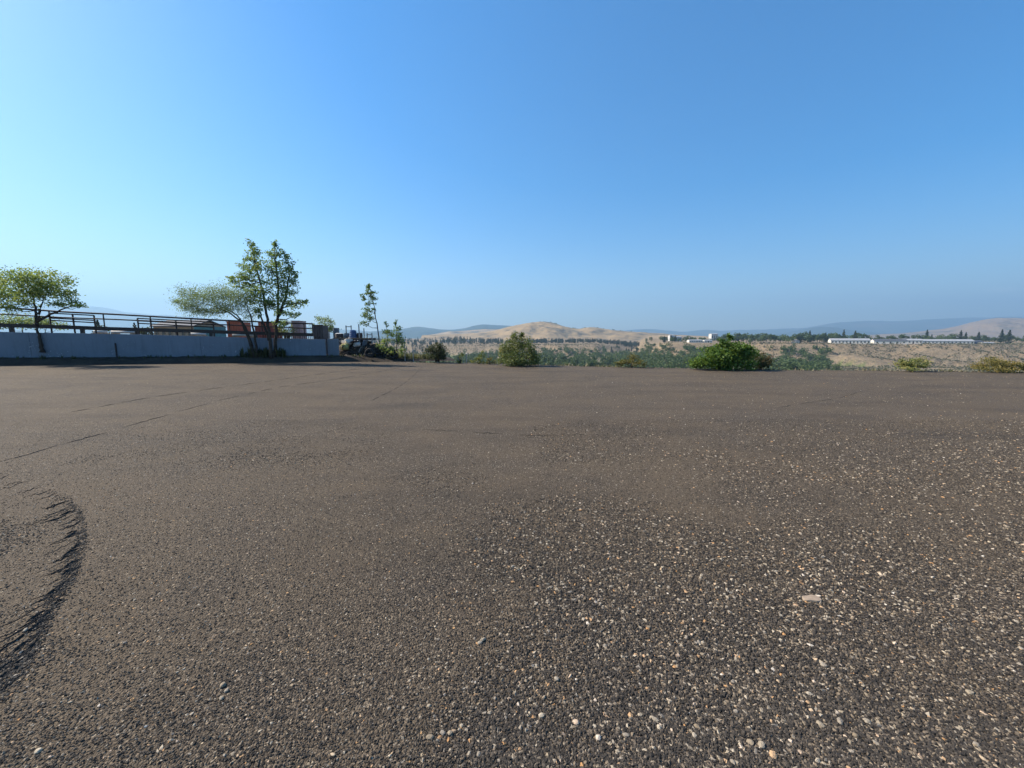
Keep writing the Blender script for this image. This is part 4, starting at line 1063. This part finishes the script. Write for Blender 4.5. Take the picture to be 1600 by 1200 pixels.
# dots on the golden ridge
(pxs_, rows_, Yh) = RIDGE[('hill', 4)]
for px in np.concatenate([rng.uniform(828, 872, 12), rng.uniform(893, 960, 20), rng.uniform(960, 990, 3)]):
    row = float(np.interp(px, pxs_, rows_)); Y = Yh - rng.uniform(-8, 20); p = at(px, row, Y)
    far_tree('wide' if rng.random() < 0.7 else 'con', p[0], Y, p[2] - 2.5, rng.uniform(5, 10), 'tiny dark tree on the crest of the golden hill', 'trees on the golden crest', name='hilltop_tree')
for px, top, Y in ((155, 499, 140), (163, 503, 150), (212, 503.5, 150), (226, 507, 160), (232, 508, 150), (295, 499.5, 140), (285, 505, 150)):
    X = float(upx(px)) * Y; z = HX(X, Y); far_tree('con' if px in (155, 212, 295) else 'dec', X, Y, z - 0.2, float(zpx(top, Y)) - z, 'distant tree seen through the pipe railing', 'trees beyond the storage yard')
# woods that read as one dark mass
def far_wood(name, label, spots, mat, kinds, per=110, leaf=0.13):
    CC = []; TT = []; SS = []
    for X, Y, z, h in spots:
        C, t = far_crown(kinds[rng.integers(0, len(kinds))], per, int(rng.integers(0, 9999)))
        CC.append(C * h + np.array([X, Y, z])); TT.append(t)
    hm_ = float(np.mean([s[3] for s in spots]))
    o = quads_mesh(name, np.concatenate(CC), leaf * hm_, mat, None, 0.85, np.concatenate(TT)); tag(o, label, kind='stuff')
sp = []
for _ in range(260):
    px = rng.uniform(825, 1010); Y = rng.uniform(960, 1080); X = float(upx(px)) * Y; z = HX(X, Y)
    h = float(zpx(527.5 + max(0, px - 925) * 0.07 + rng.uniform(0, 3), Y)) - z
    if h > 3: sp.append((X, Y, z, min(h, 24)))
far_wood('wood', 'dark straight edged plantation below the golden hill', sp, M['far_con'], ('con', 'dec'))
sp = []
for _ in range(330):
    px = rng.uniform(560, 800); Y = rng.uniform(900, 1250) if px > 690 else rng.uniform(620, 1250); X = float(upx(px)) * Y; z = HX(X, Y)
    h = float(zpx(524.5 + rng.uniform(0, 5) + 3 * abs(px - 715) / 60, Y)) - z if px > 690 else rng.uniform(8, 16)
    if h > 3: sp.append((X, Y, z, min(h, 22)))
far_wood('wood', 'dark wood above the distant row of houses', sp, M['far_con'], ('con', 'dec'))
sp = []
for _ in range(3200):
    px = rng.uniform(640, 1300); Y = rng.uniform(260, 760); X = float(upx(px)) * Y; z = HX(X, Y)
    if z > -16 or fbm(X / 45, Y / 45, 95, 3) < 0.40: continue
    sp.append((X, Y, z - 0.5, rng.uniform(6, 14)))
far_wood('undergrowth', 'bushy undergrowth between the valley trees', sp, M['far_dec'], ('wide', 'dec'), 60, 0.17)
M['sage'] = leafmat('sagebrush', [(0.0, (0.075, 0.080, 0.05)), (0.6, (0.13, 0.13, 0.085)), (1.0, (0.21, 0.19, 0.12))], 0.15, 0.9)
sp = []
for _ in range(15000):
    px = rng.uniform(1150, 1800) if rng.random() < 0.8 else rng.uniform(640, 1010); Y = rng.uniform(330, 600) if px > 1100 else rng.uniform(660, 900); X = float(upx(px)) * Y
    if fbm(X / 40, Y / 40, 97, 3) < 0.36: continue
    sp.append((X, Y, 0, 0.7 + 2.4 * rng.random() ** 2))
A_ = np.array(sp); A_[:, 2] = H(A_[:, 0] / A_[:, 1], A_[:, 1]) - 0.2
far_wood('sagebrush', 'grey green sagebrush scattered over the dry bluff', [tuple(q) for q in A_], M['sage'], ('wide',), 7, 0.8)

# ------------------------------------------------------------------ loose stone on the lot
def stones(name, label, pts, scl, mat, flat, seed):
    """many pebbles scattered by geometry nodes; nobody could count them"""
    n = len(pts)
    me = bpy.data.meshes.new(name); me.from_pydata(pts.tolist(), [], [])
    r_ = np.random.default_rng(seed)
    rot = np.stack([r_.normal(0, 0.35, n), r_.normal(0, 0.35, n), r_.uniform(0, 6.283, n)], 1)
    sv = np.stack([scl * r_.uniform(0.8, 1.35, n), scl * r_.uniform(0.7, 1.0, n), scl * r_.uniform(flat*0.7, flat*1.3, n)], 1)
    for k, val in (('rot', rot), ('scl', sv)):
        a = me.attributes.new(k, 'FLOAT_VECTOR', 'POINT'); a.data.foreach_set('vector', val.astype(np.float32).ravel())
    a = me.attributes.new('pick', 'INT', 'POINT'); a.data.foreach_set('value', r_.integers(0, 5, n).astype(np.int32))
    o = link(name, me, mat); tag(o, label, kind='stuff')
    ng = bpy.data.node_groups.new(name + '_nodes', 'GeometryNodeTree')
    ng.interface.new_socket('Geometry', in_out='INPUT', socket_type='NodeSocketGeometry'); ng.interface.new_socket('Geometry', in_out='OUTPUT', socket_type='NodeSocketGeometry')
    N = ng.nodes; Lk = ng.links
    gi = N.new('NodeGroupInput'); go = N.new('NodeGroupOutput'); inst = N.new('GeometryNodeInstanceOnPoints')
    g2i = N.new('GeometryNodeGeometryToInstance')
    for q in range(5):
        ico = N.new('GeometryNodeMeshIcoSphere'); ico.inputs['Radius'].default_value = 1.0; ico.inputs['Subdivisions'].default_value = 1
        sp_ = N.new('GeometryNodeSetPosition'); nz = N.new('ShaderNodeTexNoise'); nz.noise_dimensions = '4D'
        nz.inputs['W'].default_value = q * 3.7 + seed; nz.inputs['Scale'].default_value = 1.1; nz.inputs['Detail'].default_value = 1.0
        sb = N.new('ShaderNodeVectorMath'); sb.operation = 'SUBTRACT'; sb.inputs[1].default_value = (0.5, 0.5, 0.5)
        ml = N.new('ShaderNodeVectorMath'); ml.operation = 'SCALE'; ml.inputs['Scale'].default_value = 1.6
        Lk.new(nz.outputs['Color'], sb.inputs[0]); Lk.new(sb.outputs[0], ml.inputs[0]); Lk.new(ml.outputs[0], sp_.inputs['Offset'])
        sm_ = N.new('GeometryNodeSetMaterial'); sm_.inputs['Material'].default_value = mat
        Lk.new(ico.outputs['Mesh'], sp_.inputs['Geometry']); Lk.new(sp_.outputs[0], sm_.inputs['Geometry']); Lk.new(sm_.outputs[0], g2i.inputs[0])
    def na(nm, dt):
        x = N.new('GeometryNodeInputNamedAttribute'); x.data_type = dt; x.inputs['Name'].default_value = nm; return x.outputs['Attribute']
    Lk.new(gi.outputs[0], inst.inputs['Points']); Lk.new(g2i.outputs[0], inst.inputs['Instance'])
    inst.inputs['Pick Instance'].default_value = True
    Lk.new(na('pick', 'INT'), inst.inputs['Instance Index']); Lk.new(na('rot', 'FLOAT_VECTOR'), inst.inputs['Rotation']); Lk.new(na('scl', 'FLOAT_VECTOR'), inst.inputs['Scale'])
    Lk.new(inst.outputs[0], go.inputs[0])
    md_ = o.modifiers.new('scatter', 'NODES'); md_.node_group = ng
    return o
def spread(n, ymin, ymax, pw, umax=1.75):
    Y = ymin * (ymax / ymin) ** (rng.random(n) ** pw); u = rng.uniform(-umax, umax, n)
    return np.stack([u * Y, Y], 1)
def coarse(x, y):               # where the coarse loose stone lies: a swath from the near middle to the right, and a few thin patches
    n = fbm(x * 0.9, y * 0.9, 101, 4)
    lane = 0.85 * np.exp(-((x - 1.9 - 0.25 * (y - 4.3)) / 1.0) ** 2 - ((y - 4.4) / 1.5) ** 2)
    return np.clip((1 - lane) * sm(-0.9, 0.6, x - 0.12 * y + (n - 0.5) * 2.2) * (0.45 + 1.1 * sm(0.38, 0.62, n)) + 0.10 + 0.5 * sm(0.6, 0.72, fbm(x * 0.7 + 9, y * 0.7, 103, 3)) + 0.8 * np.exp(-((x + 3.0) / 1.1) ** 2 - ((y - 5.05) / 0.35) ** 2), 0, 1)
q = spread(330000, 0.95, 7.5, 1.25)
kp = rng.random(len(q)) < (0.22 + 0.78 * coarse(q[:, 0], q[:, 1])); q = q[kp]
sc_ = 0.0042 * (1 + 0.9 * rng.random(len(q)) ** 2) * (0.75 + 0.45 * coarse(q[:, 0], q[:, 1]))
stones('loose_grit', 'dark loose grit covering the nearer part of the lot', np.column_stack([q, lotz(q[:, 0], q[:, 1]) + sc_ * 0.12]), sc_, M['grit'], 0.75, 3)
q = spread(260000, 0.95, 17, 0.85)
kp = rng.random(len(q)) < (0.32 + 0.50 * coarse(q[:, 0], q[:, 1]) ** 1.3) * (0.12 + 0.52 * (1 - sm(3.5, 9, q[:, 1]))) ; q = q[kp]
sc_ = (0.0020 + 0.0088 * rng.random(len(q)) ** 4.5) * (0.7 + 0.55 * coarse(q[:, 0], q[:, 1])) * (1 + 0.025 * q[:, 1])
stones('pale_gravel', 'pale tan and white gravel stones pressed into the dark lot', np.column_stack([q, lotz(q[:, 0], q[:, 1]) - sc_ * 0.05]), sc_, M['pale'], 0.6, 5)

# rubble and dust turned over along the far edge of the paving
xe = rng.uniform(-9, 30, 2600); ye = edge(xe) + 0.15 + rng.normal(size=2600) * 0.22 - 0.05
sc_ = 0.012 + 0.05 * rng.random(2600) ** 4
stones('edge_rubble', 'small rubble along the far edge of the lot', np.column_stack([xe, ye, lotz(xe, ye) - 0.02]), sc_, M['grit'], 0.75, 12)
# the larger single stones
def stone_mesh(seed):
    r_ = np.random.default_rng(seed); nu, nv = 12, 7
    th, ph = np.meshgrid(np.arange(nu)*2*math.pi/nu, np.linspace(0.0, math.pi, nv))
    d = np.stack([np.cos(th)*np.sin(ph), np.sin(th)*np.sin(ph), np.cos(ph)], -1).reshape(-1, 3)
    k = 0.7 + 0.6 * fbm(d[:, 0]*1.6 + seed, d[:, 1]*1.6 + d[:, 2]*1.9, seed, 2)
    me = bpy.data.meshes.new('stone')
    f = [(i*nu+j, (i+1)*nu+j, (i+1)*nu+(j+1) % nu, i*nu+(j+1) % nu) for i in range(nv-1) for j in range(nu)]
    me.from_pydata((d * k[:, None]).tolist(), [], f); me.materials.append(M['pale']); me.update(); return me
SM = [stone_mesh(s) for s in range(1, 7)]
BIG = [(348, 1072), (354, 1080), (346, 1092), (838, 944), (750, 1005), (755, 1000), (822, 1065), (870, 1062), (846, 1120), (672, 1153), (703, 1146), (692, 1146), (1265, 1085), (1262, 1098), (1282, 1133), (1312, 1128), (1336, 1150), (1355, 1128), (1525, 1165), (1538, 1188), (1172, 1162), (1190, 1165), (1145, 1192), (1208, 1182), (1287, 1040), (1225, 992), (1430, 1075), (1515, 1082), (1030, 1138), (1022, 1125), (1090, 1137), (1085, 1150), (978, 1150), (1000, 1118), (935, 1154), (748, 1180), (900, 1130), (765, 1115), (520, 1180), (60, 1175), (195, 1005), (40, 985)]
for i, (px, py) in enumerate(BIG):
    p = ground_at(px, py); s = 0.010 * rng.uniform(0.8, 1.5)
    o = bpy.data.objects.new('pebble', SM[i % 6]); COL.objects.link(o)
    o.location = (p[0], p[1], float(lotz(p[0], p[1])) + s * 0.35); o.scale = (s * rng.uniform(0.9, 1.5), s * rng.uniform(0.8, 1.1), s * 0.6); o.rotation_euler = (rng.normal() * 0.15, rng.normal() * 0.15, rng.uniform(0, 6.28))
    tag(o, 'larger pale pebble lying loose on the dark gravel', 'pebble', 'larger pale pebbles on the lot')
# flat tan scuffed stone on the right
p = ground_at(1272, 936); n = 26; an = np.arange(n) * 2 * math.pi / n
rr = (0.75 + 0.5 * fbm(np.cos(an) * 1.5 + 4, np.sin(an) * 1.5, 111, 3)); rx, ry = 0.036, 0.028
top = np.stack([p[0] + rx * rr * np.cos(an) - 0.03 * (np.cos(an) < -0.7), p[1] + ry * rr * np.sin(an), np.full(n, p[2] + 0.009)], 1)
bot = top.copy(); bot[:, :2] = p[:2] + (top[:, :2] - p[:2]) * 1.12; bot[:, 2] = p[2] - 0.004
M['flat'] = worn('tan_stone', (0.34, 0.26, 0.19), (0.24, 0.19, 0.14), 40, 0.9)
o = MB().add(np.concatenate([top, bot, [[p[0], p[1], p[2] + 0.013]]]), [(i, (i+1) % n, 2*n) for i in range(n)] + [(n+i, n+(i+1) % n, (i+1) % n, i) for i in range(n)]).build('flat_stone', M['flat'])
tag(o, 'flat pale tan stone, broadest stone lying on the gravel', 'stone')

# ------------------------------------------------------------------ marks of turning wheels: torn ridges of binder
M['tear'] = worn('torn_binder', (0.040, 0.037, 0.034), (0.075, 0.066, 0.056), 30, 0.9, 0, 1.0, 0.15)
def ridge(m, pts, w, h):
    """low ragged strip with a steep and a shallow side, tapering at both ends"""
    pts = np.asarray(pts, float); n = len(pts); v = []
    for i in range(n):
        t = pts[min(i+1, n-1)] - pts[max(i-1, 0)]; t = t / (np.linalg.norm(t) + 1e-9); s = np.array([-t[1], t[0]])
        k = math.sin(math.pi * (i + 0.4) / (n - 0.2)) ** 0.7 * rng.uniform(0.65, 1.3)
        z = float(lotz(pts[i][0], pts[i][1]))
        v += [[*(pts[i] - s*w*k), z - 0.003], [*(pts[i] - s*w*0.25*k), z + h*k], [*(pts[i] + s*w*0.35*k), z + h*0.6*k*rng.uniform(0.5, 1.2)], [*(pts[i] + s*w*k), z - 0.003]]
    f = [(4*i+j, 4*i+j+1, 4*(i+1)+j+1, 4*(i+1)+j) for i in range(n-1) for j in range(3)]
    m.add(v, f)
m = MB()
arc = [(2, 738), (45, 752), (85, 772), (112, 785), (126, 800), (132, 825), (133, 848), (128, 872), (118, 900), (105, 925), (85, 955), (75, 985), (58, 1015), (30, 1050), (5, 1090)]
arc = np.array(arc, float); al = np.linspace(0, 1, len(arc)); 
for k_ in np.linspace(0, 1, 40):
    ex, ey = np.interp(k_, al, arc[:, 0]), np.interp(k_, al, arc[:, 1])
    ey += rng.uniform(-5, 5); ex += rng.uniform(-7, 5)
    L_ = (45 + 85 * k_) * rng.uniform(0.6, 1.3); sl = 0.22 + 0.42 * k_
    n = 12; q = []
    for i in range(n):
        f_ = i / (n-1); px = ex - L_ * f_; py = ey + L_ * f_ * sl * (1 + 0.25 * math.sin(f_ * 3)) + rng.uniform(-1.5, 1.5)
        q.append(ground_at(px, py)[:2])
    ridge(m, q, 0.004 + 0.005 * rng.random(), 0.004 + 0.005 * rng.random())
for k_ in np.linspace(0.25, 1, 70):  # thick broken rim of the arc
    ex, ey = np.interp(k_, al, arc[:, 0]), np.interp(k_, al, arc[:, 1])
    ex += rng.normal() * 5 - 6; ey += rng.normal() * 4; L_ = rng.uniform(9, 34)
    ridge(m, [ground_at(ex - L_ * f_, ey + L_ * f_ * (0.3 + 0.4 * k_) + rng.uniform(-1.5, 1.5))[:2] for f_ in np.linspace(0, 1, 5)], rng.uniform(0.006, 0.014), rng.uniform(0.005, 0.012))
o = m.build('wheel_scuff', M['tear']); tag(o, 'curved scuff of torn black ridges left by a turning wheel', kind='stuff')
def track(label, pts, w, dash):
    m = MB(); P_ = np.array([ground_at(*q_)[:2] for q_ in pts]); d = np.r_[0, np.cumsum(np.linalg.norm(np.diff(P_, axis=0), axis=1))]
    x = 0
    while x < d[-1]:
        l = rng.uniform(*dash); xs = np.linspace(x, min(x + l, d[-1]), 9)
        if xs[-1] - xs[0] > 0.05: ridge(m, np.stack([np.interp(xs, d, P_[:, 0]), np.interp(xs, d, P_[:, 1])], 1) + rng.normal(size=(9, 2)) * 0.014, w * rng.uniform(0.6, 1.3), 0.008)
        x += l + rng.uniform(0.1, 0.9) * dash[0]
    o = m.build('wheel_track', M['tear']); tag(o, label, 'wheel track', 'faint wheel tracks across the lot')
q = []
for k_ in rng.random(1500) ** 0.9:
    k2 = 0.12 + 0.88 * k_; ex, ey = np.interp(k2, al, arc[:, 0]), np.interp(k2, al, arc[:, 1])
    q.append(ground_at(ex - abs(rng.normal()) * (5 + 14 * k2) + 3, ey + rng.normal() * 6)[:2])
q = np.array(q); sc_ = 0.005 * rng.uniform(0.6, 1.5, len(q))
M['fresh'] = pebble_material('fresh_binder', [(0.0, (0.012, 0.012, 0.012)), (0.8, (0.035, 0.033, 0.030)), (1.0, (0.12, 0.105, 0.085))])
stones('torn_grit', 'black grit torn loose along the curved wheel scuff', np.column_stack([q, lotz(q[:, 0], q[:, 1]) + sc_ * 0.2]), sc_, M['fresh'], 0.7, 8)
track('faint wheel track running from the shaded wall foot past the scuff', [(0, 722), (95, 695), (180, 672), (215, 662), (275, 645), (350, 625), (440, 605), (530, 592), (600, 580), (640, 570)], 0.018, (0.4, 1.6))
track('faint wheel track nearest the wall and bank', [(110, 646), (230, 624), (310, 612), (400, 600), (470, 590), (560, 578)], 0.016, (0.3, 1.1))
track('faint wheel track heading to the dark round shrub', [(580, 626), (610, 611), (630, 600), (648, 585), (660, 573)], 0.018, (0.3, 1.0))
track('faint wheel track curving across the lot toward the white buildings', [(1215, 637), (1260, 629), (1310, 622), (1345, 611)], 0.018, (0.5, 1.2))
track('short wheel track in the middle of the lot', [(660, 671), (700, 672), (760, 676), (830, 680), (915, 678)], 0.012, (0.3, 0.9))
# ------------------------------------------------------------------ haze
def haze(dens):
    t = NT('haze'); nt = t.t
    nt.nodes.remove(t.b)
    v = nt.nodes.new('ShaderNodeVolumePrincipled')
    v.inputs['Color'].default_value = (0.42, 0.70, 1.0, 1)
    v.inputs['Density'].default_value = dens
    v.inputs['Anisotropy'].default_value = 0.2
    nt.links.new(v.outputs[0], t.out.inputs['Volume'])
    o = MB().box((0, 5500, 630), (60000, 18500, 1400)).build('haze', t.m)
    o.display_type = 'WIRE'
    tag(o, kind='stuff')
haze(0.00015)
